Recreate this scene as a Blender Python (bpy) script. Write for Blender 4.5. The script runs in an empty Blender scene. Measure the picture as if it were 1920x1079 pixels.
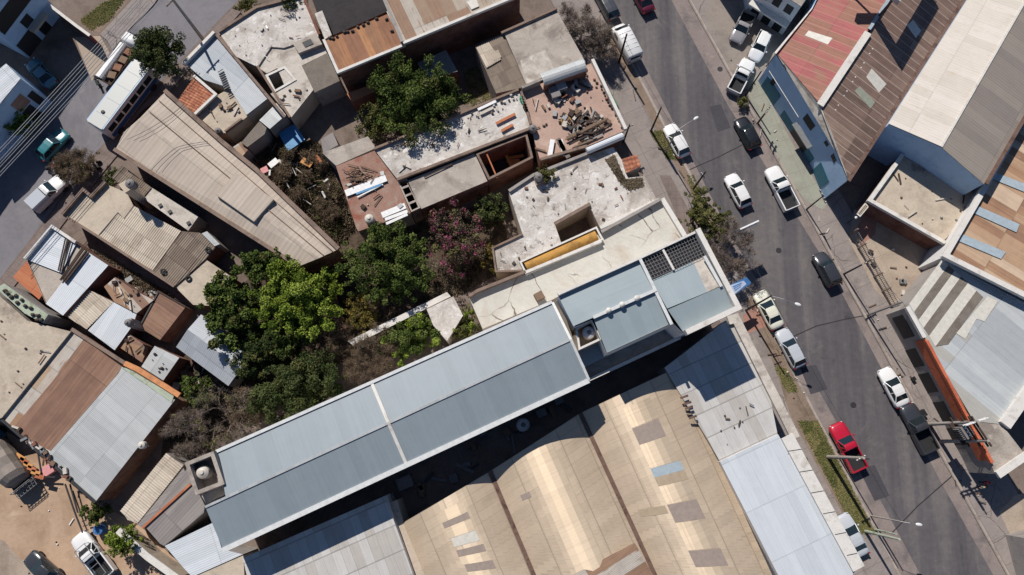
import bpy, bmesh, math, random
from math import sin, cos, pi, atan, tan, radians, sqrt, hypot, floor
from mathutils import Vector as V, Matrix
SC = bpy.context.scene
COL = SC.collection
RN = random.Random(11)

# ------------------------------------------------------------ camera, sky, sun, exposure
F, CH = 1400.0, 80.0                 # focal length in photo pixels, flying height in metres
TILT = atan(298.5 / F)
cam = bpy.data.cameras.new('camera'); cam.sensor_width = 36; cam.lens = 36 * F / 1920
cam.clip_start = 1; cam.clip_end = 2000
camo = bpy.data.objects.new('camera', cam); COL.objects.link(camo)
camo.location = (0, 0, CH); camo.rotation_euler = (TILT, 0, radians(0.0))
SC.camera = camo

SUN_EL = radians(46); SH = V((0.465, -0.885)).normalized()     # direction shadows fall on the ground
w = bpy.data.worlds.new('World'); SC.world = w; w.use_nodes = True
nt = w.node_tree; nt.nodes.clear()
sky = nt.nodes.new('ShaderNodeTexSky'); sky.sky_type = 'NISHITA'; sky.sun_disc = False
sky.sun_elevation = SUN_EL; sky.sun_rotation = math.atan2(-SH.x, -SH.y)
sky.air_density = 1.0; sky.dust_density = 0.2; sky.ozone_density = 7.0
bg = nt.nodes.new('ShaderNodeBackground'); bg.inputs[1].default_value = 0.064
wo = nt.nodes.new('ShaderNodeOutputWorld')
nt.links.new(sky.outputs[0], bg.inputs[0]); nt.links.new(bg.outputs[0], wo.inputs[0])
sl = bpy.data.lights.new('sun', 'SUN'); sl.energy = 5.0; sl.angle = radians(0.5); sl.color = (1, 0.955, 0.89)
so = bpy.data.objects.new('sun', sl); COL.objects.link(so)
sd = V((SH.x * cos(SUN_EL), SH.y * cos(SUN_EL), -sin(SUN_EL)))
so.rotation_euler = sd.to_track_quat('-Z', 'Y').to_euler(); so.location = (0, 0, 120)
SC.view_settings.view_transform = 'Standard'; SC.view_settings.look = 'None'
SC.view_settings.gamma = 1; SC.view_settings.exposure = 0.02; SC.view_settings.use_curve_mapping = False

def P(x, y, z=0.0):
    """point of the place at height z that lies under a photograph pixel (1920 x 1079)"""
    u, v = (x - 960) / F, (539.5 - y) / F
    d = V((u, sin(TILT) + v * cos(TILT), -cos(TILT) + v * sin(TILT)))
    t = (CH - z) / -d.z
    return V((d.x * t, d.y * t, z))

# ------------------------------------------------------------ mesh builder
class MB:
    def __init__(s): s.v = []; s.f = []; s.uv = []; s.sm = []
    def face(s, pts, ud=None, smooth=False):
        pts = [V(p) for p in pts]; i = len(s.v); s.v += pts
        s.f.append(list(range(i, i + len(pts)))); s.sm.append(smooth)
        n = V((0, 0, 0))
        for a, b in zip(pts, pts[1:] + pts[:1]): n += a.cross(b)
        n = n.normalized() if n.length > 1e-12 else V((0, 0, 1))
        if ud is None: u = pts[1] - pts[0]
        else: u = V(ud)
        u = u - n * u.dot(n); u = u.normalized() if u.length > 1e-9 else V((1, 0, 0))
        w_ = n.cross(u)
        s.uv.append([(p.dot(u), p.dot(w_)) for p in pts])
    def prism(s, pts, z0, z1, top=True, bottom=False, ud=None):
        """pts: xy(z) list; z0/z1 numbers or None for the points' own z"""
        n = len(pts); a = [V((p[0], p[1], z0)) for p in pts]
        b = [V((p[0], p[1], p[2] if z1 is None else z1)) for p in pts]
        if area(pts) < 0: a.reverse(); b.reverse()
        for i in range(n):
            j = (i + 1) % n; s.face([a[i], a[j], b[j], b[i]])
        if top: s.face(b, ud)
        if bottom: s.face(a[::-1], ud)
        return s
    def slab(s, pts3, th, ud=None):
        b = [V(p) for p in pts3]
        if area(b) < 0: b.reverse()
        a = [p - V((0, 0, th)) for p in b]; n = len(b)
        s.face(b, ud)
        for i in range(n):
            j = (i + 1) % n; s.face([a[i], a[j], b[j], b[i]])
        s.face(a[::-1]); return s
    def box(s, c, d, rz=0, ry=0, M=None):
        M = M or (Matrix.Translation(V(c)) @ Matrix.Rotation(rz, 4, 'Z') @ Matrix.Rotation(ry, 4, 'Y'))
        x, y, z = d[0] / 2, d[1] / 2, d[2] / 2
        q = [M @ V((i * x, j * y, k * z)) for i in (-1, 1) for j in (-1, 1) for k in (-1, 1)]
        for t in ((0, 1, 3, 2), (4, 6, 7, 5), (0, 4, 5, 1), (2, 3, 7, 6), (0, 2, 6, 4), (1, 5, 7, 3)):
            s.face([q[i] for i in t])
        return s
    def bar(s, p, q, wd, ht):
        p, q = V(p), V(q); d = q - p
        if d.length < 1e-6: return s
        x = d.normalized(); y = V((0, 0, 1)).cross(x)
        y = y.normalized() if y.length > 1e-4 else V((0, 1, 0)); z = x.cross(y)
        M = Matrix((x, y, z)).transposed().to_4x4(); M.translation = (p + q) / 2
        return s.box(None, (d.length, wd, ht), M=M)
    def tube(s, pts, r0, r1=None, n=8, cap=True, smooth=True):
        pts = [V(p) for p in pts]; r1 = r0 if r1 is None else r1; rings = []; k = len(pts)
        for i, p in enumerate(pts):
            d = (pts[min(i + 1, k - 1)] - pts[max(i - 1, 0)]).normalized()
            a = d.orthogonal().normalized() if i == 0 else (a - d * a.dot(d)).normalized()
            b = d.cross(a); r = r0 + (r1 - r0) * i / max(1, k - 1)
            rings.append([p + (a * cos(2 * pi * j / n) + b * sin(2 * pi * j / n)) * r for j in range(n)])
        for A, B in zip(rings, rings[1:]):
            for j in range(n):
                m = (j + 1) % n; s.face([A[j], A[m], B[m], B[j]], smooth=smooth)
        if cap: s.face(rings[0][::-1]); s.face(rings[-1])
        return s
    def lathe(s, c, prof, n=16, ax=None, smooth=True):
        """profile (radius, height) list round a vertical axis through c (or the matrix ax)"""
        M = ax or Matrix.Translation(V(c))
        R_ = [[M @ V((r * cos(2 * pi * j / n), r * sin(2 * pi * j / n), h)) for j in range(n)] for r, h in prof]
        for A, B in zip(R_, R_[1:]):
            for j in range(n):
                m = (j + 1) % n; s.face([A[j], A[m], B[m], B[j]], smooth=smooth)
        s.face(R_[0][::-1]); s.face(R_[-1]); return s
    def strip(s, pts, wd, z0, z1, closed=False, uv=None):
        """a mitred ledge of width wd along a polyline; z0/z1 are added to the points' own z"""
        pts = [V(p) for p in pts]; n = len(pts); L = []; R_ = []
        for i in range(n):
            if closed: a, b = pts[i - 1], pts[(i + 1) % n]
            else: a, b = pts[max(i - 1, 0)], pts[min(i + 1, n - 1)]
            p = pts[i]; d1 = (p - a).xy; d2 = (b - p).xy
            if d1.length < 1e-6: d1 = d2
            if d2.length < 1e-6: d2 = d1
            d1.normalize(); d2.normalize(); n1 = V((-d1.y, d1.x)); n2 = V((-d2.y, d2.x)); m = n1 + n2
            m = m / max(0.35, m.dot(n1)) if m.length > 1e-6 else n1
            o = V((m.x, m.y, 0)) * wd / 2; L.append(p + o); R_.append(p - o)
        Z0, Z1 = V((0, 0, z0)), V((0, 0, z1)); k = n if closed else n - 1
        for i in range(k):
            j = (i + 1) % n
            s.face([R_[i] + Z1, R_[j] + Z1, L[j] + Z1, L[i] + Z1]); s.face([L[i] + Z0, L[i] + Z1, L[j] + Z1, L[j] + Z0])
            s.face([R_[i] + Z0, R_[j] + Z0, R_[j] + Z1, R_[i] + Z1]); s.face([R_[i] + Z0, L[i] + Z0, L[j] + Z0, R_[j] + Z0])
        if not closed:
            s.face([R_[0] + Z0, R_[0] + Z1, L[0] + Z1, L[0] + Z0]); s.face([R_[-1] + Z0, L[-1] + Z0, L[-1] + Z1, R_[-1] + Z1])
        return s
    def build(s, name, mat, root=None, weld=False, bevel=0, subsurf=0, xf=None):
        o_ = root.location if root is not None and xf is not None else V((0, 0, 0))
        me = bpy.data.meshes.new(name)
        me.from_pydata([tuple(p - o_) for p in s.v], [], s.f)
        l = me.uv_layers.new(name='UVMap')
        fl = [c for u in s.uv for q in u for c in q]; l.data.foreach_set('uv', fl)
        me.polygons.foreach_set('use_smooth', s.sm); me.materials.append(mat)
        if weld:
            b = bmesh.new(); b.from_mesh(me); bmesh.ops.remove_doubles(b, verts=b.verts, dist=1e-4); b.to_mesh(me); b.free()
        me.update()
        ob = bpy.data.objects.new(name, me); COL.objects.link(ob)
        if root is not None: ob.parent = root
        if bevel:
            m = ob.modifiers.new('bevel', 'BEVEL'); m.width = bevel; m.segments = 2; m.limit_method = 'ANGLE'
        if subsurf:
            m = ob.modifiers.new('subsurf', 'SUBSURF'); m.levels = subsurf; m.render_levels = subsurf
        return ob

def area(p):
    return sum(p[i][0] * p[(i + 1) % len(p)][1] - p[(i + 1) % len(p)][0] * p[i][1] for i in range(len(p))) / 2
def mid(pts): return sum((V(p) for p in pts), V((0, 0, 0))) / len(pts)
def tag(o, label=None, cat=None, group=None, kind=None):
    if label: o['label'] = label
    if cat: o['category'] = cat
    if group: o['group'] = group
    if kind: o['kind'] = kind
    return o
def thing(name, label, cat, loc, group=None, rz=0):
    o = bpy.data.objects.new(name, None); COL.objects.link(o); o.empty_display_size = .3
    o.location = loc; o.rotation_euler = (0, 0, rz); return tag(o, label, cat, group)
def single(mb, name, mat, label, cat, group=None, **k):
    """a thing that is one mesh: origin moved to its base"""
    lo = V((sum(p.x for p in mb.v) / len(mb.v), sum(p.y for p in mb.v) / len(mb.v), min(p.z for p in mb.v)))
    mb.v = [p - lo for p in mb.v]; o = mb.build(name, mat, **k); o.location = lo
    return tag(o, label, cat, group)
def dup(o, loc, rz=None, label=None, scale=None):
    c = o.copy(); COL.objects.link(c); c.location = loc
    if rz is not None: c.rotation_euler.z = rz
    if scale: c.scale = scale
    if label: c['label'] = label
    for ch in o.children:
        d = ch.copy(); COL.objects.link(d); d.parent = c
        for g in ch.children:
            e = g.copy(); COL.objects.link(e); e.parent = d
    return c
def ring(pts, z): return [P(p[0], p[1], p[2] if len(p) > 2 else z) for p in pts]

# ------------------------------------------------------------ materials
def lin(c): c /= 255; return c / 12.92 if c <= .04045 else ((c + .055) / 1.055) ** 2.4
KEXP = 1.16
def S(r, g, b):
    m_ = (r + g + b) / 3; return tuple(min(.86, lin(m_ + .92 * (c - m_)) / KEXP) for c in (r, g, b))
def mul(c, k): return tuple(min(.9, x * k) for x in c)
class NT:
    def __init__(s, name):
        s.m = bpy.data.materials.new(name); s.m.use_nodes = True; s.t = s.m.node_tree
        s.b = s.t.nodes['Principled BSDF']; s.name = name
    def n(s, t, props={}, **inp):
        o = s.t.nodes.new('ShaderNode' + t)
        for k, v in props.items(): setattr(o, k, v)
        for k, v in inp.items(): s.set(o.inputs[int(k[1:]) if k[0] == 'i' and k[1:].isdigit() else k.replace('_', ' ')], v)
        return o
    def set(s, sock, v):
        if hasattr(v, 'is_output'): s.t.links.new(v, sock)
        elif isinstance(v, tuple) and len(v) == 3 and sock.type == 'RGBA': sock.default_value = (*v, 1)
        else: sock.default_value = v
    def co(s, kind='Object'): return s.n('TexCoord').outputs[kind]
    def noise(s, co, sc, det=4, rough=.55, dist=0):
        return s.n('TexNoise', Vector=co, Scale=sc, Detail=det, Roughness=rough, Distortion=dist).outputs[0]
    def math(s, op, a, b=0.0, c=0.0):
        return s.n('Math', {'operation': op}, i0=a, i1=b, i2=c).outputs[0]
    def ramp(s, fac, stops, mode='LINEAR'):
        o = s.n('ValToRGB', Fac=fac); e = o.color_ramp; e.interpolation = mode
        while len(e.elements) < len(stops): e.elements.new(.5)
        for el, (p, c) in zip(e.elements, stops): el.position = p; el.color = (*c, 1) if len(c) == 3 else c
        return o.outputs[0]
    def step(s, fac, a, b):
        return s.n('MapRange', {'clamp': True}, Value=fac, i1=a, i2=b).outputs[0]
    def mix(s, fac, a, b, mode='MIX'):
        o = s.n('Mix', {'data_type': 'RGBA', 'blend_type': mode})
        s.set(o.inputs[0], fac); s.set(o.inputs[6], a); s.set(o.inputs[7], b); return o.outputs[2]
    def end(s, col, rough=.85, metal=0, bump=None, bd=.02, spec=.3):
        s.set(s.b.inputs['Base Color'], col); s.set(s.b.inputs['Roughness'], rough); s.set(s.b.inputs['Metallic'], metal)
        s.b.inputs['Specular IOR Level'].default_value = spec
        if bump is not None:
            o = s.n('Bump', Height=bump, Distance=bd, Strength=1.0); s.t.links.new(o.outputs[0], s.b.inputs['Normal'])
        return s.m

def m_rough(name, col, var=.22, sc=.6, rough=.9, spots=(), crack=None, seam=None, bd=.03, dots=None):
    """mineral surface: two noises, optional stain layers (colour, scale, lo, hi), cracks, slab joints"""
    t = NT(name); co = t.co()
    a = t.noise(co, sc, 6, .62); b = t.noise(co, sc * 9, 4, .6)
    f = t.math('ADD', t.math('MULTIPLY', a, .62), t.math('MULTIPLY', b, .38))
    c = t.ramp(f, [(.3, mul(col, 1 - 1.6 * var)), (.5, col), (.72, mul(col, 1 + 1.1 * var))])
    for i, (sc_, s_, lo, hi) in enumerate(spots):
        o = t.n('Mapping', Vector=co, Location=(i * 7.3 + 1, i * 3.1, 0)).outputs[0]
        c = t.mix(t.step(t.noise(o, s_, 7, .68, .4), lo, hi), c, sc_)
    if crack:
        ccol, cs, cw = crack
        wv = t.n('TexNoise', Vector=co, Scale=cs * 2.2, Detail=4)
        vv = t.n('VectorMath', {'operation': 'ADD'}, i0=co, i1=t.n('VectorMath', {'operation': 'SCALE'}, i0=wv.outputs[1], Scale=1.2).outputs[0]).outputs[0]
        d = t.n('TexVoronoi', {'feature': 'DISTANCE_TO_EDGE'}, Vector=vv, Scale=cs).outputs[0]
        msk = t.math('MULTIPLY', t.step(d, cw, cw * .2), t.step(t.noise(co, .35, 2), .4, .55))
        c = t.mix(msk, c, ccol)
    if seam:
        su, sv, k, w_ = seam
        uv = t.n('SeparateXYZ', Vector=t.co('UV'))
        for o, p in ((uv.outputs[0], su), (uv.outputs[1], sv)):
            fr = t.math('FRACT', t.math('DIVIDE', o, p)); c = t.mix(t.math('MULTIPLY', t.math('LESS_THAN', fr, w_ / p), .7), c, mul(col, k))
    return t.end(c, rough, 0, b, bd)

def m_sheet(name, cols, su=.9, sv=3.0, streak=.25, pitch=.18, bd=.02, rough=.6, metal=0.0, rust=None, lap=.5, rs=(.52, .62), vstreak=.25, lines=None, spec=.4):
    """roofing sheets: each su x sv sheet takes one of cols, weather streaks down the slope, rust, lap joints, ribs"""
    t = NT(name); uv = t.co('UV'); q = t.n('SeparateXYZ', Vector=uv); u, v_ = q.outputs[0], q.outputs[1]
    cu = t.math('FLOOR', t.math('DIVIDE', u, su)); cv = t.math('FLOOR', t.math('DIVIDE', v_, sv))
    wn = t.n('TexWhiteNoise', {'noise_dimensions': '2D'}, Vector=t.n('CombineXYZ', X=cu, Y=cv).outputs[0]).outputs[0]
    c = t.ramp(wn, [(i / len(cols), k) for i, k in enumerate(cols)], 'CONSTANT')
    sv_ = t.n('CombineXYZ', X=t.math('MULTIPLY', u, 5.0), Y=t.math('MULTIPLY', v_, vstreak)).outputs[0]
    st = t.noise(sv_, 1.0, 5, .65); blot = t.noise(uv, .8, 6, .65)
    g = t.math('ADD', t.math('MULTIPLY', st, .6), t.math('MULTIPLY', blot, .4))
    c = t.mix(1.0, c, t.ramp(g, [(.3, (1 - streak * 1.5,) * 3), (.5, (1, 1, 1)), (.7, (1 + streak,) * 3)]), 'MULTIPLY')
    if rust:
        rm = t.step(t.math('ADD', t.math('MULTIPLY', st, .55), t.math('MULTIPLY', t.noise(uv, .45, 7, .7), .45)), *rs)
        c = t.mix(rm, c, rust)
    fr = t.math('FRACT', t.math('DIVIDE', v_, sv)); fu = t.math('FRACT', t.math('DIVIDE', u, su))
    lm = t.math('MAXIMUM', t.math('LESS_THAN', fr, .12 / sv), t.math('MULTIPLY', t.math('LESS_THAN', fu, .05 / su), .6))
    c = t.mix(t.math('MULTIPLY', lm, lap), c, mul(cols[0], .35))
    if lines:
        lp, lw, lc, lk = lines
        fl = t.math('LESS_THAN', t.math('FRACT', t.math('DIVIDE', u, lp)), lw / lp)
        c = t.mix(t.math('MULTIPLY', fl, lk), c, lc)
    bm = None
    if pitch: bm = t.math('SINE', t.math('MULTIPLY', u, 2 * pi / pitch)); bd *= .4
    return t.end(c, rough, metal, bm, bd, spec)

def m_plain(name, col, rough=.5, metal=0, var=.1, spec=.4, sc=3):
    t = NT(name); f = t.noise(t.co(), sc, 4)
    return t.end(t.ramp(f, [(.3, mul(col, 1 - var)), (.7, mul(col, 1 + var))]), rough, metal, None, 0, spec)
def m_leaf(name, c0, c1, c2):
    if name in ('leaf_dark', 'leaf_mid', 'leaf_bright'): c0, c1, c2 = mul(c0, 1.25), mul(c1, 1.25), mul(c2, 1.2)
    t = NT(name); a = t.n('Attribute', {'attribute_name': 'tint'}).outputs['Fac']
    m = t.end(t.ramp(a, [(0, c0), (.5, c1), (1, c2)]), .85, 0, None, 0, .08)
    t.b.inputs['Transmission Weight'].default_value = 0
    return m
def m_brick(name, c1, c2, mort, sc=1.0):
    t = NT(name); uv = t.co('UV')
    b = t.n('TexBrick', Vector=uv, Color1=c1, Color2=c2, Mortar=mort, Scale=sc, Mortar_Size=.012, Brick_Width=.28, Row_Height=.09)
    return t.end(t.mix(t.step(t.noise(t.co(), .7, 6, .7), .45, .7), b.outputs[0], mul(c1, .45)), .9, 0, b.outputs[1], .01)

G = {}
def mats():
    g = G
    t = NT('asphalt'); co = t.co(); q = t.n('SeparateXYZ', Vector=t.co('UV')); lane = t.noise(t.n('CombineXYZ', X=t.math('MULTIPLY', q.outputs[0], .42), Y=t.math('MULTIPLY', q.outputs[1], .018)).outputs[0], 1.0, 4, .6)
    fine = t.noise(co, 1.6, 6, .7); big = t.noise(co, .07, 5, .6)
    f = t.math('ADD', t.math('MULTIPLY', lane, .55), t.math('ADD', t.math('MULTIPLY', big, .25), t.math('MULTIPLY', fine, .2)))
    c = t.ramp(f, [(.36, S(70, 68, 73)), (.5, S(97, 92, 94)), (.64, S(127, 119, 115))])
    for sc_, s_, lo, hi in ((S(62, 60, 66), .45, .62, .72), (S(140, 128, 122), .22, .6, .78)): c = t.mix(t.math('MULTIPLY', t.step(t.noise(co, s_, 7, .7, .5), lo, hi), .6), c, sc_)
    g['asphalt'] = t.end(c, .92, 0, fine, .01)
    g['road_patch'] = m_rough('road_patch', S(76, 73, 78), .14, .8, .92)
    g['dust'] = m_rough('road_dust', S(142, 128, 122), .16, .5, .95, [(S(112, 104, 102), .35, .5, .66), (S(160, 146, 136), .8, .6, .76)])
    g['asphalt_grey'] = m_rough('asphalt_grey', S(128, 124, 128), .12, .2, .9, [(S(104, 100, 106), .12, .5, .7), (S(148, 143, 141), .25, .58, .75)], bd=.01)
    g['pave'] = m_rough('pavement_concrete', S(150, 138, 132), .14, .5, .92, [(S(122, 110, 104), .3, .52, .72), (S(172, 160, 150), .5, .6, .8)], crack=(S(92, 82, 78), .16, .007), seam=(2.6, 3.4, .55, .06))
    g['pave_brown'] = m_rough('pavement_tile', S(134, 118, 112), .16, .5, .92, [(S(106, 92, 86), .35, .5, .7)], seam=(.8, .8, .6, .05))
    g['kerb'] = m_rough('kerb_concrete', S(172, 158, 146), .15, 1.0, .9, [(S(126, 112, 104), .8, .5, .7)])
    g['mint'] = m_rough('mint_pavement', S(158, 158, 142), .12, .6, .9, [(S(140, 134, 124), .4, .52, .7)], seam=(2.0, 2.4, .7, .05))
    g['dirt'] = m_rough('dirt', S(187, 156, 129), .13, .25, .95, [(S(160, 130, 104), .2, .5, .7), (S(204, 176, 150), .5, .58, .78), (S(128, 98, 76), 1.6, .66, .78)])
    g['ground'] = m_rough('ground', S(128, 112, 102), .2, .4, .95, [(S(96, 82, 72), .3, .5, .7)])
    g['verge'] = m_rough('verge_dirt', S(140, 120, 104), .2, .6, .95, [(S(104, 88, 70), .6, .5, .7), (S(120, 112, 74), 1.1, .58, .72)])
    g['soil'] = m_rough('garden_soil', S(92, 76, 62), .3, .9, .95, [(S(58, 50, 40), .8, .48, .62), (S(140, 122, 104), 1.7, .6, .72), (S(84, 82, 48), 1.1, .62, .74)], bd=.08)
    g['yard'] = m_rough('yard_concrete', S(176, 158, 140), .13, .5, .92, [(S(140, 122, 108), .22, .5, .72), (S(196, 180, 160), .6, .6, .8)], seam=(3.5, 3.5, .7, .05))
    g['lot'] = m_rough('parking_asphalt', S(150, 138, 128), .12, .5, .92, [(S(120, 108, 102), .3, .5, .7)])
    g['redpave'] = m_rough('red_pavement', S(170, 124, 108), .12, .8, .9, [(S(146, 112, 100), .6, .5, .7)], seam=(.4, .4, .75, .03))
    # concrete roofs
    g['c_beige'] = m_rough('roof_screed_beige', S(196, 180, 160), .13, .4, .9, [(S(160, 144, 126), .3, .48, .7), (S(214, 198, 176), .9, .58, .78), (S(112, 98, 84), 1.4, .66, .8), (S(130, 118, 106), .16, .56, .66)])
    g['c_crack'] = m_rough('roof_screed_cracked', S(206, 201, 189), .1, .4, .9, [(S(186, 168, 150), .25, .5, .75), (S(150, 130, 112), 1.3, .7, .82)], crack=(S(116, 98, 84), .22, .014))
    g['c_grey'] = m_rough('roof_screed_grey', S(180, 168, 156), .15, .6, .9, [(S(140, 128, 118), .35, .47, .64), (S(206, 194, 180), .8, .58, .75), (S(100, 90, 80), 1.5, .68, .8)])
    g['c_pale'] = m_rough('roof_screed_pale', S(204, 194, 182), .13, .6, .9, [(S(160, 148, 136), .5, .47, .64), (S(232, 222, 210), .8, .6, .75), (S(96, 84, 74), 1.8, .69, .8)])
    g['c_white'] = m_rough('roof_whitewash', S(208, 200, 192), .16, .8, .9, [(S(166, 154, 143), .22, .46, .62), (S(122, 110, 100), .8, .58, .7), (S(232, 228, 222), 1.6, .56, .66), (S(84, 74, 66), 2.6, .62, .72)], crack=(S(130, 116, 104), .5, .012))
    g['c_dark'] = m_rough('roof_felt_dark', S(128, 118, 108), .18, .8, .9, [(S(104, 94, 86), .6, .5, .7), (S(168, 156, 142), 1.2, .68, .8)])
    g['c_terra'] = m_rough('roof_terracotta', S(186, 154, 138), .13, .5, .9, [(S(206, 176, 156), .5, .52, .72), (S(160, 118, 98), .9, .58, .74), (S(110, 88, 76), 1.8, .68, .8)])
    g['c_red'] = m_rough('roof_red_screed', S(160, 124, 108), .16, .6, .9, [(S(150, 88, 70), .5, .5, .66), (S(170, 152, 138), .6, .54, .72), (S(104, 90, 80), 1.6, .66, .78)])
    g['c_black'] = m_rough('black_floor_and_shade', S(58, 54, 56), .25, .8, .9)  # plain black for floors, also painted cable shadows and the dark courtyard
    # sheet roofs
    g['r_main'] = m_sheet('roof_grey_blue_sheet', [S(139, 150, 157), S(141, 152, 159), S(137, 148, 155)], 1.0, 40, .07, 0, 0, .5, .0, lap=.06, vstreak=.12, rust=S(126, 134, 138), rs=(.57, .72))
    g['r_front'] = m_sheet('roof_front_blue_grey', [S(150, 163, 168), S(152, 165, 170), S(148, 161, 166)], 1.0, 40, .06, 0, 0, .5, .0, lap=.06, vstreak=.15)
    g['r_beige'] = m_sheet('roof_beige_sheet', [S(188, 172, 156), S(184, 168, 152), S(192, 176, 160), S(181, 165, 150)], 1.1, 3.4, .1, .5, .012, .75, lap=.3)
    g['r_vault'] = m_sheet('roof_vault_sheet', [S(209, 186, 158), S(206, 183, 156), S(212, 189, 161), S(202, 180, 153)], .9, 2.6, .12, 0, 0, .5, .16, lap=.42, spec=.6, rust=S(184, 158, 134), rs=(.56, .72))
    for nm in ('r_vault', 'r_crown'):
        if nm == 'r_crown': g[nm] = m_sheet('roof_crown_sheet', [S(208, 186, 158), S(212, 190, 162)], .9, 3.1, .1, 0, 0, .52, .38, lap=.2, spec=.6)
        n_ = g[nm].node_tree; b_ = n_.nodes['Principled BSDF']; tg = n_.nodes.new('ShaderNodeTangent'); tg.direction_type = 'UV_MAP'; tg.uv_map = 'UVMap'
        n_.links.new(tg.outputs[0], b_.inputs['Tangent']); b_.inputs['Anisotropic'].default_value = .8
    g['r_asb'] = m_sheet('roof_fibre_cement', [S(200, 186, 168), S(188, 173, 155), S(206, 192, 174)], .92, 1.6, .22, 0, 0, .9, rust=S(112, 98, 84), rs=(.55, .7), lap=.3)
    g['r_asbd'] = m_sheet('roof_fibre_cement_dark', [S(136, 120, 106), S(126, 110, 97), S(144, 128, 113)], .92, 1.6, .22, 0, 0, .9, rust=S(88, 76, 66), rs=(.55, .7), lap=.3)
    g['r_rust'] = m_sheet('roof_rust_sheet', [S(170, 118, 82), S(150, 104, 78), S(184, 130, 88), S(150, 108, 80), S(162, 114, 82)], .85, 4.4, .28, .12, .012, .85, rust=S(198, 148, 92), rs=(.58, .7), lap=.35)
    g['r_rust2'] = m_sheet('roof_rust_sheet_dark', [S(146, 110, 90), S(138, 103, 84), S(154, 118, 96), S(132, 98, 80)], .85, 9.0, .25, .12, .012, .85, rust=S(170, 128, 96), rs=(.56, .7), lap=.4)
    g['r_mixed'] = m_sheet('roof_rust_and_zinc_sheet', [S(190, 180, 168), S(160, 122, 92), S(186, 172, 158), S(140, 104, 84), S(178, 150, 122)], .9, 2.6, .2, .12, .012, .7, rust=S(150, 106, 76), rs=(.54, .66), lap=.45)
    g['r_streak'] = m_sheet('roof_streaked_zinc', [S(182, 170, 156), S(176, 160, 142), S(156, 128, 104), S(186, 176, 164), S(150, 116, 92)], 1.3, 9, .2, .14, .012, .7, rust=S(142, 108, 80), rs=(.53, .62), lap=.3, vstreak=.12)
    g['r_white'] = m_sheet('roof_white_sheet', [S(204, 208, 213), S(198, 203, 208), S(208, 212, 217)], .9, 5, .07, .2, .012, .5, lap=.25)
    g['r_zinc'] = m_sheet('roof_zinc_sheet', [S(178, 180, 180), S(170, 172, 173), S(184, 186, 186)], .9, 4, .1, .15, .012, .5, .1, lap=.25)
    g['r_zincd'] = m_sheet('roof_zinc_dull', [S(146, 142, 142), S(138, 135, 136), S(152, 148, 147)], .9, 4, .12, .15, .012, .6, .1, lap=.3)
    g['r_bluegrey'] = m_sheet('roof_blue_grey_sheet', [S(160, 166, 172), S(150, 156, 164), S(168, 172, 176)], .9, 4, .12, .15, .012, .55, .1, rust=S(150, 138, 126), rs=(.6, .72), lap=.3)
    g['r_shed'] = m_sheet('roof_light_grey_sheet', [S(172, 176, 182), S(168, 172, 178), S(176, 180, 186)], .9, 3, .08, .2, .014, .5, .05, lap=.3)
    g['r_tin'] = m_sheet('roof_patched_tin', [S(198, 193, 187), S(207, 203, 198), S(190, 183, 175), S(202, 198, 193)], .9, 2.4, .12, .14, .01, .55, .1, rust=S(160, 140, 118), rs=(.58, .74), lap=.55)
    g['r_red'] = m_sheet('roof_red_paint', [S(170, 88, 86), S(164, 84, 82), S(172, 94, 88), S(152, 100, 82)], .9, 4.2, .2, .2, .02, .65, rust=S(150, 108, 84), rs=(.5, .6), lap=.25, lines=(.9, .1, S(206, 146, 132), .35))
    g['r_brown'] = m_sheet('roof_brown_rust', [S(124, 98, 86), S(136, 110, 96), S(112, 90, 79), S(150, 124, 108), S(128, 102, 90)], .95, 5.5, .3, .2, .02, .75, rust=S(150, 122, 104), rs=(.55, .66), lap=.3, lines=(.95, .11, S(186, 164, 150), .6))
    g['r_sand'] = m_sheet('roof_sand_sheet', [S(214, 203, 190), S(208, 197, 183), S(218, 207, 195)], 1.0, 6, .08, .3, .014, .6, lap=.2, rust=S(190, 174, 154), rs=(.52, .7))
    g['r_sandd'] = m_sheet('roof_sand_sheet_darker', [S(150, 138, 128), S(144, 133, 124), S(156, 144, 133)], 1.0, 6, .08, .3, .014, .6, lap=.2)  # darker tone of the sand sheets for the second slope
    g['r_stripe'] = m_sheet('roof_rust_striped', [S(170, 130, 100), S(186, 150, 118), S(152, 114, 90), S(206, 178, 150), S(162, 122, 94), S(192, 160, 130)], .9, 30, .2, .15, .014, .75, rust=S(196, 164, 134), rs=(.55, .68), lap=.3, vstreak=.1)
    g['r_right'] = m_sheet('roof_grey_zinc_long', [S(182, 185, 186), S(170, 174, 176), S(190, 193, 193), S(176, 172, 164), S(178, 182, 184)], 1.0, 9, .1, .2, .012, .55, lap=.25, rust=S(168, 158, 146), rs=(.58, .7))
    g['r_slab'] = m_sheet('roof_grey_plank_sheet', [S(140, 132, 128), S(134, 126, 123), S(146, 138, 132)], 1.1, 9, .12, .3, .01, .7, lap=.3)
    g['tile'] = m_sheet('roof_clay_tile', [S(186, 116, 84), S(172, 102, 74), S(196, 128, 94), S(160, 94, 70)], .24, .4, .16, 0, 0, .85, lap=.5)
    g['orange_sheet'] = m_sheet('roof_orange_rust', [S(186, 108, 70), S(178, 100, 64), S(194, 118, 78)], .9, 4, .14, .15, .014, .8, lap=.3)
    g['p_light'] = m_plain('panel_translucent', S(214, 208, 196), .35)
    g['p_blue'] = m_plain('panel_pale_blue', S(168, 182, 190), .4)
    g['p_grey'] = m_plain('panel_grey', S(160, 143, 132), .5); g['p_stain'] = m_plain('panel_stain', S(178, 158, 132), .6)
    g['p_green'] = m_plain('panel_green_grey', S(158, 160, 142), .4)
    # walls and metals
    g['brick'] = m_brick('brick_wall', S(150, 90, 70), S(132, 78, 62), S(140, 122, 110))
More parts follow.
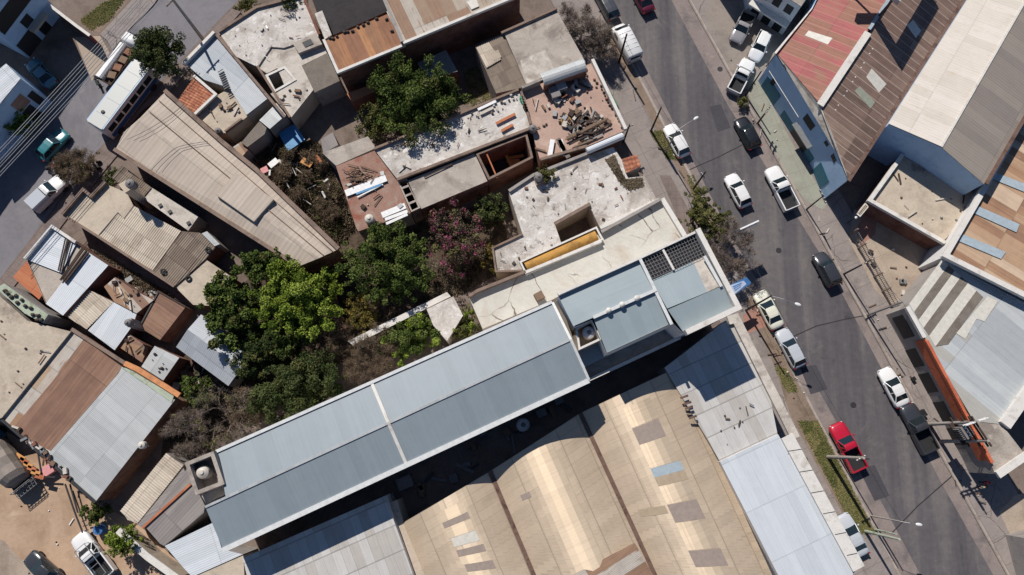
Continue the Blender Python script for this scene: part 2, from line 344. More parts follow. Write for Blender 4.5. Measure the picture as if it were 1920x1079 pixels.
    g['brick2'] = m_brick('brick_brown', S(166, 112, 84), S(146, 96, 72), S(150, 132, 116))
    g['w_white'] = m_rough('wall_white', S(224, 222, 220), .06, .5, .8, [(S(186, 180, 172), .5, .56, .75)])
    g['w_grey'] = m_rough('wall_grey', S(160, 152, 146), .12, .5, .9, [(S(122, 112, 104), .5, .52, .72)])
    g['w_beige'] = m_rough('wall_beige', S(198, 180, 160), .1, .5, .9, [(S(150, 130, 112), .5, .54, .74)])
    g['w_blue'] = m_rough('wall_blue', S(176, 206, 236), .07, .5, .8, [(S(140, 178, 216), .5, .54, .72), (S(90, 110, 130), 1.6, .69, .8)])
    g['w_teal'] = m_plain('wall_teal', S(60, 120, 140), .7)
    g['w_orange'] = m_rough('wall_orange', S(208, 106, 70), .12, .8, .8, [(S(176, 84, 56), .6, .5, .7), (S(216, 150, 120), 1.4, .62, .75)])
    g['w_amber'] = m_rough('coping_amber', S(220, 146, 92), .12, .8, .8, [(S(180, 120, 84), .7, .5, .68)])
    g['w_maroon'] = m_rough('wall_maroon', S(128, 62, 66), .12, .6, .85)
    g['coping'] = m_rough('coping_white', S(222, 216, 208), .08, 1.0, .8, [(S(178, 166, 152), .9, .54, .74)])
    g['coping_b'] = m_rough('coping_brown', S(140, 118, 104), .15, 1.0, .9, [(S(104, 86, 76), .9, .5, .7)])
    g['gutter'] = m_plain('gutter_white', S(214, 214, 212), .4)
    g['rustbar'] = m_rough('rust_gutter', S(118, 92, 80), .2, 1.5, .85, [(S(84, 58, 50), 1.2, .5, .65)])
    g['dark'] = m_plain('dark_opening', (.012, .013, .016), .6)
    g['steel'] = m_plain('steel_grey', S(150, 150, 150), .45, .5)
    g['steeld'] = m_plain('steel_dark', S(62, 60, 62), .5, .3)
    g['concrete'] = m_rough('pole_concrete', S(170, 160, 150), .12, 1.5, .9)
    g['wood'] = m_rough('timber_weathered', S(132, 108, 88), .2, 1.6, .9)
    g['woodd'] = m_rough('timber_dark', S(78, 62, 54), .25, 1.6, .9)
    g['woodl'] = m_rough('timber_pale', S(206, 196, 182), .12, 1.6, .85)
    g['plyo'] = m_plain('board_orange', S(214, 150, 86), .8)
    g['whiteb'] = m_plain('board_white', S(236, 234, 232), .6)
    g['yellow'] = m_rough('awning_ochre', S(196, 142, 62), .16, .9, .7, [(S(150, 108, 52), .8, .5, .68), (S(214, 176, 110), 1.6, .6, .74)])
    g['tank'] = m_plain('tank_plastic', S(206, 198, 186), .5)
    g['tankg'] = m_plain('tank_grey', S(128, 122, 120), .6)
    g['tankw'] = m_plain('tank_white', S(226, 224, 222), .45)
    g['rubber'] = m_plain('rubber', (.02, .02, .022), .8)
    g['bark'] = m_rough('bark', S(104, 84, 70), .25, 2, .95)
    g['barkg'] = m_rough('bark_grey', S(126, 110, 100), .2, 2, .95)
    g['twig'] = m_rough('twig_brown', S(118, 98, 78), .25, 3, .95)
    g['stone'] = m_rough('roof_stone', S(88, 78, 70), .25, 3, .95)
    g['green'] = m_plain('green_paint', S(70, 140, 110), .6)
    g['moss'] = m_rough('mossy_sheet', S(178, 186, 164), .12, 1.2, .9, [(S(122, 130, 104), 1.2, .52, .66)])
    g['tarp'] = m_rough('tarpaulin_grey', S(150, 138, 128), .14, .9, .8)
    g['tarpb'] = m_plain('tarpaulin_blue', S(70, 140, 190), .5)
    g['pink'] = m_plain('cloth_pink', S(220, 150, 150), .8)
    # leaves
    g['l_dark'] = m_leaf('leaf_dark', (.022, .032, .011), (.048, .062, .020), (.105, .120, .046))
    g['l_mid'] = m_leaf('leaf_mid', (.026, .040, .010), (.062, .086, .020), (.135, .165, .046))
    g['l_bright'] = m_leaf('leaf_bright', (.050, .075, .010), (.130, .175, .024), (.24, .29, .055))
    g['l_olive'] = m_leaf('leaf_olive', (.05, .055, .02), (.11, .11, .035), (.19, .18, .07))
    g['l_yellow'] = m_leaf('leaf_yellow', (.08, .07, .02), (.18, .14, .035), (.3, .23, .07))
    g['l_pink'] = m_leaf('bougainvillea_bract', (.15, .03, .06), (.25, .055, .11), (.36, .1, .17))
    g['l_dry'] = m_leaf('leaf_dry', (.06, .045, .03), (.12, .09, .06), (.2, .16, .11))
    g['grass'] = m_leaf('grass_blade', (.06, .075, .02), (.13, .13, .045), (.24, .2, .09))
    # vehicles
    t = NT('car_glass'); t.end((.012, .02, .024), .08, 0, None, 0, .6); g['glass'] = t.m
    for k, c in dict(white=S(232, 230, 228), cream=S(228, 226, 206), silver=S(190, 194, 200), black=(.012, .013, .016), dgrey=S(70, 72, 78),
                     red=S(196, 22, 50), paleblue=S(176, 198, 220), teal=S(44, 122, 130), deepblue=S(74, 120, 138), buswhite=S(204, 204, 198), greyp=S(150, 146, 148), maroon=S(96, 20, 44), charcoal=S(56, 58, 64), bluebus=S(40, 84, 150)).items():
        t = NT('paint_' + k); t.end(c, .3, 0, None, 0, .5); t.b.inputs['Coat Weight'].default_value = .6; t.b.inputs['Coat Roughness'].default_value = .06; g[k] = t.m
    g['lampg'] = m_plain('headlight_glass', S(214, 216, 216), .2)
    g['tail'] = m_plain('tail_light_red', S(150, 20, 24), .3)
    g['rim'] = m_plain('wheel_rim', S(150, 152, 156), .35, .7)
    g['bedliner'] = m_plain('bed_liner', (.018, .018, .02), .8)
    g['skin'] = m_plain('skin', S(190, 138, 110), .6)
    g['hair'] = m_plain('hair_dark', (.015, .012, .01), .7)
    g['redcloth'] = m_plain('cloth_red', S(226, 36, 60), .8)
    g['tealcloth'] = m_plain('cloth_teal', S(40, 140, 120), .8)
    g['navy'] = m_plain('cloth_navy', S(44, 48, 70), .8)
    g['yellowc'] = m_plain('cloth_yellow', S(216, 206, 92), .8)
    g['signblue'] = m_plain('sign_blue', S(70, 124, 186), .5)
    g['signpale'] = m_plain('sign_pale', S(196, 206, 226), .5)
    g['cable'] = m_plain('cable', S(150, 152, 156), .6)
    g['cabled'] = m_plain('cable_dark', S(40, 40, 44), .6)
mats()
# ------------------------------------------------------------ builders
def sheet(name, mat, pts, root=None, ud=0, th=.07, corr=None, rev=False):
    """a roof sheet through 3-D points; ud = index of the edge across which the ribs repeat; corr = (pitch, amplitude)"""
    pts = [V(p) for p in pts]
    d = (pts[(ud + 1) % len(pts)] - pts[ud]) if isinstance(ud, int) else ud
    if not corr:
        return MB().slab(pts, th, d).build(name, mat, root, xf=1)
    if area(pts) < 0: pts.reverse()
    m = MB(); m.face(pts, d)
    b = bmesh.new(); uvl = b.loops.layers.uv.new('UVMap')
    f = b.faces.new([b.verts.new(p) for p in pts])
    for l, q in zip(f.loops, m.uv[0]): l[uvl].uv = q
    us = [q[0] for q in m.uv[0]]; u0, u1 = min(us), max(us); du = V((d.x, d.y, 0)).normalized(); st = corr[0] / 4
    x = d - f.normal * d.dot(f.normal) if f.normal.length > 0 else d
    x.normalize(); k = u0 + st
    while k < u1 - 1e-3:
        bmesh.ops.bisect_plane(b, geom=b.verts[:] + b.edges[:] + b.faces[:], plane_co=x * k, plane_no=x); k += st
    lo = root.location if root else V((0, 0, 0))
    for v_ in b.verts:
        u = v_.co.dot(x); v_.co.z += corr[1] * sin(2 * pi * u / corr[0]) + corr[1]; v_.co -= lo
    me = bpy.data.meshes.new(name); b.to_mesh(me); b.free(); me.materials.append(mat)
    for p in me.polygons: p.use_smooth = True
    o = bpy.data.objects.new(name, me); COL.objects.link(o); o.parent = root; return o

def bld(name, label, cat, z, foot, wall='w_grey', roofs=None, roof=None, ud=0, corr=None, par=None, group=None, rname='roof', th=.07):
    """a building: walls under the outline foot (photo pixels at height z), roof sheets, a parapet ledge (width, height, material, points|None)"""
    top = ring(foot, z); c = mid(top); root = thing(name, label, cat, (c.x, c.y, 0), group)
    if area(top) < 0: top.reverse()
    m = MB(); n = len(top)
    for i in range(n):
        a, b = top[i], top[(i + 1) % n]; dz = V((0, 0, th))
        m.face([V((a.x, a.y, 0)), V((b.x, b.y, 0)), b - dz, a - dz])
    m.build('wall', G[wall], root, xf=1)
    if roofs is None: roofs = [(rname, foot, z, roof, ud, corr)]
    for r in roofs:
        nm, pp, zz, mt = r[:4]; u = r[4] if len(r) > 4 else 0; co = r[5] if len(r) > 5 else None
        if isinstance(u, tuple): u = P(*u[1], zz) - P(*u[0], zz)
        sheet(nm, G[mt], ring(pp, zz), root, u, th if zz - .001 < 99 else .05, co)
    for p in ([par] if par and not isinstance(par, list) else par or []):
        w_, h_, mt, pp = p[:4]
        if pp is None: MB().strip(top, w_, .003, h_, True).build('parapet', G[mt], root, xf=1)
        else: MB().strip(ring(pp, p[4] if len(p) > 4 else z), w_, .006, h_).build('parapet', G[mt], root, xf=1)
    return root
def ledge(root, nm, pts, z, wd, h, mt, h0=.006): return MB().strip(ring(pts, z), wd, h0, h).build(nm, G[mt], root, xf=1)
def patch(root, nm, pts, z, mt, th=.02): return MB().slab(ring(pts, z), th).build(nm, G[mt], root, xf=1)
def wallbox(root, nm, a, b, s0, s1, z0, z1, mt, d=.04, label=None):
    """a panel on the wall whose base runs from a to b (world xy); s in 0..1 along it, z in metres, d proud of the wall"""
    a, b = V((a[0], a[1], 0)), V((b[0], b[1], 0)); n = (b - a).normalized(); n = V((n.y, -n.x, 0))
    if n.dot(-(a + b)) < 0: n = -n
    p, q = a.lerp(b, s0), a.lerp(b, s1); m = MB()
    m.bar(p + V((0, 0, (z0 + z1) / 2)) + n * (d / 2 - .02), q + V((0, 0, (z0 + z1) / 2)) + n * (d / 2 - .02), d + .04, z1 - z0)
    o = m.build(nm, G[mt], root, xf=1)
    if label: o['label'] = label
    return o
def wellbox(name, label, cat, z, outer, wdt, zf, wall, floor, z0=0.0, capm='coping'):
    """an open-topped box: outer wall, inner wall, rim and a floor at zf"""
    top = ring(outer, z); c = mid(top); root = thing(name, label, cat, (c.x, c.y, z0))
    if area(top) < 0: top.reverse()
    m = MB(); n = len(top); inn = []
    for i in range(n):
        p, a, b = top[i], top[i - 1], top[(i + 1) % n]; d1 = (p - a).normalized(); d2 = (b - p).normalized()
        n1 = V((-d1.y, d1.x, 0)); n2 = V((-d2.y, d2.x, 0)); q = n1 + n2; inn.append(p + q / max(.3, q.dot(n1)) * wdt)
    for i in range(n):
        j = (i + 1) % n; a, b, e, f = top[i], top[j], inn[i], inn[j]
        m.face([V((a.x, a.y, z0)), V((b.x, b.y, z0)), b, a]); m.face([e, f, V((f.x, f.y, zf)), V((e.x, e.y, zf))])
    m.build('wall', G[wall], root, xf=1)
    k = MB()
    for i in range(n):
        j = (i + 1) % n; k.face([top[i], top[j], inn[j], inn[i]])
    k.build('coping', G[capm], root, xf=1)
    MB().face([V((p.x, p.y, zf)) for p in inn]).build('floor', G[floor], root, xf=1) if False else None
    f = MB(); f.face([V((p.x, p.y, zf + .01)) for p in inn]); f.build('floor', G[floor], root, xf=1)
    return root
def ground_sheet(name, pts, z, mt, label=None):
    m = MB(); q = [P(*p, 0) for p in pts]; q = [V((p.x, p.y, z)) for p in q]
    if area(q) < 0: q.reverse()
    m.face(q); return tag(m.build(name, G[mt]), label, None, None, 'structure')
def raised(name, pts, h, mt):
    return tag(MB().prism([P(*p, 0) for p in pts], 0, h).build(name, G[mt]), kind='structure')

# ------------------------------------------------------------ vegetation
def leafmesh(name, mat, cl, n, size, root, flat=.5, clump=True, rn=RN):
    """n leaf sprigs scattered through clumps cl = [(centre, radius, tint)]"""
    vs, fs, tn = [], [], []
    tot = sum(c[1] ** 2 for c in cl)
    for c, r, ti in cl:
        k = max(3, int(n * r * r / tot)); sq = .55 + .3 * rn.random()
        for _ in range(k):
            while 1:
                d = V((rn.uniform(-1, 1), rn.uniform(-1, 1), rn.uniform(-1, 1)))
                if .02 < d.length < 1: break
            d = d.normalized() * (.35 + .65 * rn.random() ** .5) * r * (1.25 if rn.random() < .12 else 1)
            p = c + V((d.x, d.y, d.z * sq))
            nn = (d.normalized() * .45 + V((rn.gauss(0, .6), rn.gauss(0, .6), .3 + rn.gauss(0, .5)))).normalized()
            a = nn.orthogonal().normalized(); a.rotate(Matrix.Rotation(rn.uniform(0, 6.28), 3, nn)); b = nn.cross(a)
            s = size * rn.uniform(.6, 1.4); i = len(vs)
            vs += [p - a * s * .5, p + b * s * .32 + nn * s * .08, p + a * s * .62, p - b * s * .32 + nn * s * .08]
            fs.append((i, i + 1, i + 2, i + 3)); tn.append(min(1, max(0, ti + rn.gauss(0, .13))))
    me = bpy.data.meshes.new(name); lo = root.location if root else V((0, 0, 0))
    me.from_pydata([tuple(v - lo) for v in vs], [], fs)
    at = me.attributes.new('tint', 'FLOAT', 'FACE'); at.data.foreach_set('value', tn); me.materials.append(mat)
    o = bpy.data.objects.new(name, me); COL.objects.link(o); o.parent = root; return o
def branches(m, p, d, L, r, lev, rn, tips, spread=.75, up=.12, kids=(2, 4)):
    q = p + d * L; md = p.lerp(q, .5) + V((rn.gauss(0, .06), rn.gauss(0, .06), rn.gauss(0, .04))) * L
    m.tube([p, md, q], r, r * .55, 5 if r > .04 else 3, False); tips.append(q)
    if lev <= 0: return
    for k in range(rn.randint(*kids)):
        nd = (d + V((rn.gauss(0, spread), rn.gauss(0, spread), rn.gauss(up, spread * .55)))).normalized()
        branches(m, p.lerp(q, rn.uniform(.45, 1)), nd, L * rn.uniform(.5, .8), r * .55, lev - 1, rn, tips, spread, up, kids)
def tree(label, px, py, rpx, h, leaf, n=4500, size=.26, squash=1.0, name='tree', group=None, rot=0, trunkm='bark', gaps=0, extra=(), zc=None, cat='tree', seed=None, nc=None, tb=.5):
    """crown centre seen at (px,py), crown radius rpx photo pixels (squash = second axis), height h"""
    rn = random.Random(seed or int(px * 7 + py * 3)); zc = zc or h * .62; rpx *= 1.1; n = int(n * 2.3); size *= .7
    c = P(px, py, zc); r = rpx / 16.9; root = thing(name, label, cat, (c.x, c.y, 0), group)
    base = V((c.x, c.y, 0)); hv = h - zc
    cl = []; nc = int(3.2 * (nc or max(8, int(10 + r * r * 6)))); cr, sr = cos(rot), sin(rot)
    if leaf in ('l_mid', 'l_dark') and not extra: extra = (('l_olive', .14, size * .9),)
    for k in range(nc):
        while 1:
            d = V((rn.uniform(-1, 1), rn.uniform(-1, 1), rn.uniform(-.7, 1)))
            if .05 < d.length < 1: break
        d = d.normalized() * (rn.uniform(.84, 1.06) if rn.random() < .2 else .25 + .6 * rn.random())
        x, y = d.x * r, d.y * r * squash
        cl.append((c + V((x * cr - y * sr, x * sr + y * cr, d.z * hv)), rn.uniform(.09, .24) * r ** .75, min(1, max(0, rn.gauss(tb - .05, .22)))))
    tk = MB(); tips = []; rr = .06 + .03 * r
    tk.tube([base, base.lerp(c, .5) + V((rn.gauss(0, .15), rn.gauss(0, .15), 0)), c - V((0, 0, hv * .5))], rr * 1.5, rr, 7, False)
    for k in range(7):
        q = rn.choice(cl)[0]; s = base.lerp(c, rn.uniform(.45, .8)); mdp = s.lerp(q, .5) + V((0, 0, .2))
        tk.tube([s, mdp, q], rr * .55, .02, 5, False)
    tk.build('trunk', G[trunkm], root, xf=1)
    leafmesh('crown', G[leaf], cl, n, size, root, rn=rn)
    for lf, frac, sz in extra:
        sub = [(a + V((0, 0, .25)), b * .8, .3 + .5 * rn.random()) for a, b, _ in cl if rn.random() < frac]
        leafmesh('blossom' if lf == 'l_pink' else 'pale_foliage', G[lf], sub, int(n * frac * (.3 if lf == 'l_pink' else .55)), sz, root, rn=rn)
    return root
def bare(label, px, py, rpx, h, n=5, leaf=None, nl=300, mat='twig', name='bare_tree', group=None, lev=4, squash=1, seed=None, cat='tree', dense=1):
    rn = random.Random(seed or int(px * 5 + py)); c = P(px, py, h * .6); r = rpx / 16.9
    root = thing(name, label, cat, (c.x, c.y, 0), group); m = MB(); tips = []
    base = V((c.x, c.y, 0)); t0 = base + V((rn.gauss(0, .1), rn.gauss(0, .1), h * .3))
    m.tube([base, t0], .05 + r * .03, .04 + r * .022, 7, False)
    for k in range(n):
        a = 2 * pi * (k + rn.random() * .7) / n; d = V((cos(a), sin(a) * squash, .7 + .5 * rn.random())).normalized()
        branches(m, t0, d, r * .62, .03 + r * .014, lev, rn, tips, .62, .1, (2, 3) if dense == 1 else (3, 4))
    m.build('trunk', G[mat], root, xf=1)
    tw = MB()
    for q in tips:
        for _ in range(5):
            d = V((rn.gauss(0, 1), rn.gauss(0, 1), rn.gauss(.2, .7))).normalized() * rn.uniform(.2, .55)
            tw.tube([q, q + d], .012, .006, 3, False, False)
    tw.build('twigs', G[mat], root, xf=1)
    if leaf:
        cl = [(q, .3, rn.random()) for q in rn.sample(tips, min(len(tips), 60))]
        leafmesh('leaves', G[leaf], cl, nl, .16, root, rn=rn)
    return root
def lowgreen(name, label, pts, mt, n, size, h, kind='stuff', z=0.0, rn=None):
    """many small blades or leaves over a ground outline, one piece of stuff"""
    rn = rn or random.Random(n * 7 + int(pts[0][0])); q = [P(*p, z) for p in pts]
    x0, x1 = min(p.x for p in q), max(p.x for p in q); y0, y1 = min(p.y for p in q), max(p.y for p in q)
    vs, fs, tn = [], [], []
    def inside(x, y):
        k = False
        for a, b in zip(q, q[1:] + q[:1]):
            if (a.y > y) != (b.y > y) and x < (b.x - a.x) * (y - a.y) / (b.y - a.y) + a.x: k = not k
        return k
    cen = [(rn.uniform(x0, x1), rn.uniform(y0, y1), rn.uniform(.15, .85)) for _ in range(max(6, int((x1 - x0) * (y1 - y0) / 2)))]
    while len(fs) < n:
        x, y = rn.uniform(x0, x1), rn.uniform(y0, y1)
        if not inside(x, y): continue
        ti = min(cen, key=lambda c: (c[0] - x) ** 2 + (c[1] - y) ** 2)[2]
        if rn.random() > .35 + ti * .7: continue
        a = rn.uniform(0, 6.28); s = size * rn.uniform(.5, 1.4); hh = h * rn.uniform(.2, 1); i = len(vs)
        d = V((cos(a), sin(a), 0)); e = V((-sin(a), cos(a), 0)); p = V((x, y, z))
        vs += [p - e * s * .25, p + e * s * .25, p + d * s + V((0, 0, hh))]; fs.append((i, i + 1, i + 2)); tn.append(min(1, max(0, ti + rn.gauss(0, .15))))
    me = bpy.data.meshes.new(name); me.from_pydata([tuple(v) for v in vs], [], fs)
    at = me.attributes.new('tint', 'FLOAT', 'FACE'); at.data.foreach_set('value', tn); me.materials.append(G[mt])
    o = bpy.data.objects.new(name, me); COL.objects.link(o); return tag(o, label, kind='stuff')

# ------------------------------------------------------------ vehicles (x forward, y left, z up; origin on the ground)
def loft(m, secs, smooth=True):
    """secs: list of rings (same count); closed rings, capped"""
    for A, B in zip(secs, secs[1:]):
        n = len(A)
        for j in range(n): m.face([A[j], B[j], B[(j + 1) % n], A[(j + 1) % n]], smooth=smooth)
    m.face(secs[0], smooth=smooth); m.face(secs[-1][::-1], smooth=smooth); return m
def bsec(x, w, zb, zt, cr=.03):
    """body cross-section at x: half width w, bottom zb, shoulder zt, crown cr"""
    q = [(-w * .93, zb), (-w, zb + (zt - zb) * .35), (-w * .985, zt - .12), (-w * .9, zt - .015), (-w * .5, zt + cr * .7), (0, zt + cr),
         (w * .5, zt + cr * .7), (w * .9, zt - .015), (w * .985, zt - .12), (w, zb + (zt - zb) * .35), (w * .93, zb)]
    return [V((x, a, b)) for a, b in q]
def wheel(root, x, y, r, wd):
    M = Matrix.Translation((x, y, r)) @ Matrix.Rotation(pi / 2, 4, 'X')
    t = MB().lathe(None, [(r * .62, -wd / 2), (r * .96, -wd / 2), (r, -wd * .3), (r, wd * .3), (r * .96, wd / 2), (r * .62, wd / 2)], 16, M).build('wheel', G['rubber'], root)
    MB().lathe(None, [(r * .05, -wd * .46), (r * .6, -wd * .48), (r * .6, wd * .48), (r * .05, wd * .46)], 12, M).build('rim', G['rim'], t)
def glasshouse(root, z0, z1, xf0, xf1, xr1, xr0, w0, w1, paint, roofname='roof'):
    """cabin: windscreen from xf0 (base) to xf1 (roof), rear from xr1 (roof) to xr0 (base), half widths w0 at the belt, w1 at the roof"""
    a = [V((xf0, -w0 * .94, z0)), V((xf0, w0 * .94, z0)), V((xf1, w1 * .95, z1)), V((xf1, -w1 * .95, z1))]
    b = [V((xr0, w0 * .92, z0)), V((xr0, -w0 * .92, z0)), V((xr1, -w1 * .94, z1)), V((xr1, w1 * .94, z1))]
    def pane(nm, q):
        c = mid(q); m = MB(); n = (q[1] - q[0]).cross(q[2] - q[0]).normalized(); q2 = [c + (p - c) * .97 for p in q]
        m.face([p + n * .012 for p in q2]); m.face([p - n * .02 for p in q2][::-1])
        for i in range(4):
            j = (i + 1) % 4; m.face([q2[i] - n * .02, q2[j] - n * .02, q2[j] + n * .012, q2[i] + n * .012])
        return m.build(nm, G['glass'], root)
    pane('windscreen', a); pane('rear_window', b)
    for s in (-1, 1):
        q = [V((xf0 - .12, s * w0, z0)), V((xr0 + .12, s * w0, z0)), V((xr1 + .04, s * w1, z1 - .03)), V((xf1 - .04, s * w1, z1 - .03))]
        pane('side_window', q if s > 0 else q[::-1])
    # roof with pillars
    m = MB(); t = .045
    def rs(x, w, z): return [V((x, -w, z - .05)), V((x, -w * .97, z - .012)), V((x, -w * .8, z + .02)), V((x, 0, z + .05)), V((x, w * .8, z + .02)), V((x, w * .97, z - .012)), V((x, w, z - .05)), V((x, 0, z - .03))]
    L = xf1 - xr1
    loft(m, [rs(xf1 + .05, w1 * .93, z1 - .02), rs(xf1 - .06, w1 * .99, z1), rs(xf1 - L * .35, w1 * 1.01, z1 + .025), rs(xr1 + L * .2, w1, z1 + .015), rs(xr1 - .04, w1 * .94, z1 - .02)])
    for s in (-1, 1):
        m.tube([V((xf0 + .02, s * w0 * .97, z0 - .03)), V((xf1, s * w1 * .97, z1 - .02))], t, t, 6)
        m.tube([V((xr0 - .02, s * w0 * .96, z0 - .03)), V((xr1, s * w1 * .97, z1 - .02))], t * 1.4, t * 1.2, 6)
        m.tube([V(((xf0 + xr0) / 2 - .1, s * (w0 + .012), z0)), V(((xf1 + xr1) / 2 - .1, s * (w1 + .005), z1 - .03))], t * .8, t * .7, 5)
        m.bar(V((xf0, s * w0 * .985, z0)), V((xr0, s * w0 * .985, z0)), .07, .06)
    return m.build(roofname, paint, root)
def trim(root, L, W, zl, zt, paint, mx=None, mz=.98):
    for s in (-1, 1):
        MB().lathe(None, [(.05, -.03), (.11, -.01), (.115, .03), (.05, .05)], 10, Matrix.Translation((L / 2 - .09, s * W * .36, zl)) @ Matrix.Rotation(pi / 2, 4, 'Y')).build('headlight', G['lampg'], root)
        MB().box((-L / 2 + .03, s * W * .4, zt), (.09, .22, .16)).build('tail_light', G['tail'], root)
        if mx is not None:
            MB().lathe((mx, s * (W / 2 + .1), mz - .07), [(.03, 0), (.09, .03), (.1, .1), (.06, .15)], 8).build('wing_mirror', paint, root)
def car(label, c, front, paint, L=4.3, W=1.74, kind='sedan', group=None, cat='car', name=None, z=.75):
    """c = pixel of the middle of the body, front = pixel the car points to"""
    p = P(*c, z); q = P(*front, z); rz = math.atan2(q.y - p.y, q.x - p.x); pt = G[paint]
    root = thing(name or {'pickup': 'pickup_truck', 'van': 'van'}.get(kind, 'car'), label, cat, (p.x, p.y, 0), group, rz)
    h, w = L / 2, W / 2; m = MB(); wr = .31; wb = L * .31
    if kind in ('sedan', 'hatch', 'suv'):
        up = .14 if kind == 'suv' else 0; zb = .24 + up * .6
        st = [(h, w * .62, .36, .56), (h - .07, w * .78, .28, .66), (h - .3, w * .93, zb, .76), (h - .85, w, zb, .86 + up), (h * .38, w, zb, .94 + up), (0, w, zb, .95 + up), (-h * .5, w, zb, .97 + up)]
        st += [(-h + .55, w * .98, zb, .98 + up), (-h + .22, w * .92, .28, .95 + up), (-h + .05, w * .8, .34, .86), (-h, w * .64, .4, .7)]
        loft(m, [bsec(*s) for s in st]); m.build('body', pt, root, weld=True)
        z0 = .93 + up
        if kind == 'sedan': glasshouse(root, z0, 1.40, h * .40, h * .06, -h * .42, -h * .74, w * .9, w * .68, pt)
        elif kind == 'hatch': glasshouse(root, z0, 1.44, h * .40, h * .08, -h * .68, -h * .90, w * .9, w * .70, pt)
        else: glasshouse(root, z0, 1.62, h * .40, h * .14, -h * .72, -h * .92, w * .92, w * .74, pt)
        trim(root, L, W, .68 + up * .5, .8 + up, pt, h * .32, 1.0 + up)
        MB().box((h - .015, 0, .47), (.06, W * .4, .12)).build('grille', G['dark'], root)
    elif kind == 'pickup':
        zb = .34; bx = -h * .12                                        # bed starts here
        st = [(h, w * .66, .44, .72), (h - .07, w * .82, .38, .84), (h - .3, w * .95, zb, .95), (h - .9, w, zb, 1.03), (h * .36, w, zb, 1.1), (h * .1, w, zb, 1.12), (bx, w * .99, zb, 1.12)]
        loft(m, [bsec(*s) for s in st])
        for s in (-1, 1):
            m.bar(V((bx - .01, s * (w - .05), .72)), V((-h + .06, s * (w - .05), .72)), .1, .74)
            m.bar(V((bx - .01, s * (w - .07), 1.085)), V((-h + .06, s * (w - .07), 1.085)), .13, .03)
        m.box((bx - .05, 0, .72), (.07, W - .22, .7)); m.build('body', pt, root, weld=True)
        b = MB(); b.box(((bx - h) / 2, 0, .56), (bx + h - .12, W - .24, .06)); b.build('cargo_bed', G['bedliner'], root)
        MB().box((-h + .06, 0, .74), (.08, W - .1, .68)).build('tailgate', pt, root, bevel=.015)
        MB().box((-h - .03, 0, .46), (.12, W * .86, .14)).build('rear_bumper', G['steel'], root, bevel=.02)
        glasshouse(root, 1.09, 1.66, h * .40, h * .15, bx + .16, bx + .06, w * .92, w * .74, pt)
        trim(root, L, W, .8, .9, pt, h * .34, 1.18); wr = .37
        MB().box((h - .02, 0, .62), (.06, W * .5, .2)).build('grille', G['dark'], root)
    elif kind == 'van':
        zb = .32; st = [(h, w * .7, .42, .8), (h - .08, w * .86, .36, .95), (h - .35, w * .96, zb, 1.08), (h - .62, w, zb, 1.18)]
        loft(m, [bsec(*s) for s in st])
        def vs(x, w_, zt): return [V((x, a * w_, b)) for a, b in ((-.95, zb), (-1, .7), (-1, 1.1), (-.93, zt - .16), (-.8, zt - .03), (0, zt + .03), (.8, zt - .03), (.93, zt - .16), (1, 1.1), (1, .7), (.95, zb))]
        m2 = MB(); loft(m2, [vs(h - .60, w * .99, 1.3), vs(h - 1.22, w, 2.02), vs(h - 1.5, w, 2.1), vs(0, w, 2.13), (vs(-h + .2, w, 2.1)), vs(-h + .04, w * .96, 2.0)])
        m.v += []; m.build('bonnet', pt, root, weld=True); m2.build('body', pt, root, weld=True)
        zz = [V((h - .60, -w * .8, 1.34)), V((h - .60, w * .8, 1.34)), V((h - 1.17, w * .74, 1.98)), V((h - 1.17, -w * .74, 1.98))]
        MB().slab([p_ + V((.035, 0, .035)) for p_ in zz], .02).build('windscreen', G['glass'], root)
        for s in (-1, 1): MB().box((h - 1.5, s * (w * .975), 1.5), (.75, .05, .5)).build('side_window', G['glass'], root)
        MB().box((-h + .05, 0, 1.5), (.05, W * .7, .5)).build('rear_window', G['glass'], root)
        for k in range(5): MB().box((h - 1.8 - k * (L - 2.2) / 5, 0, 2.145), (.05, W * .78, .02)).build('roof_rib', pt, root)
        trim(root, L, W, .8, 1.0, pt, h - .8, 1.4); wr = .34
    for sx, sy in ((1, 1), (1, -1), (-1, 1), (-1, -1)): wheel(root, sx * wb, sy * (w - .11), wr, .21)
    return root
def motorbike(label, c, front, paint):
    p = P(*c, .6); q = P(*front, .6); root = thing('motorbike', label, 'motorbike', (p.x, p.y, 0), 'motorbikes by the side street', math.atan2(q.y - p.y, q.x - p.x))
    for x in (-.64, .64): wheel(root, x, 0, .3, .1)
    m = MB(); m.tube([(.64, 0, .3), (.42, 0, .95)], .035, .03); m.tube([(.42, 0, .9), (0, 0, .45), (-.64, 0, .3)], .04, .03); m.build('frame', G['steeld'], root)
    MB().lathe((0.18, 0, .68), [(.1, 0), (.18, .06), (.16, .18), (.06, .22)], 10).build('fuel_tank', G[paint], root)
    MB().box((-.32, 0, .78), (.72, .26, .1)).build('seat', G['rubber'], root, bevel=.04)
    MB().tube([(.36, -.36, 1.0), (.44, -.1, 1.02), (.44, .1, 1.02), (.36, .36, 1.0)], .025).build('handlebar', G['steel'], root)
    MB().box((0, 0, .4), (.36, .28, .26)).build('engine', G['steel'], root, bevel=.03)
    return root
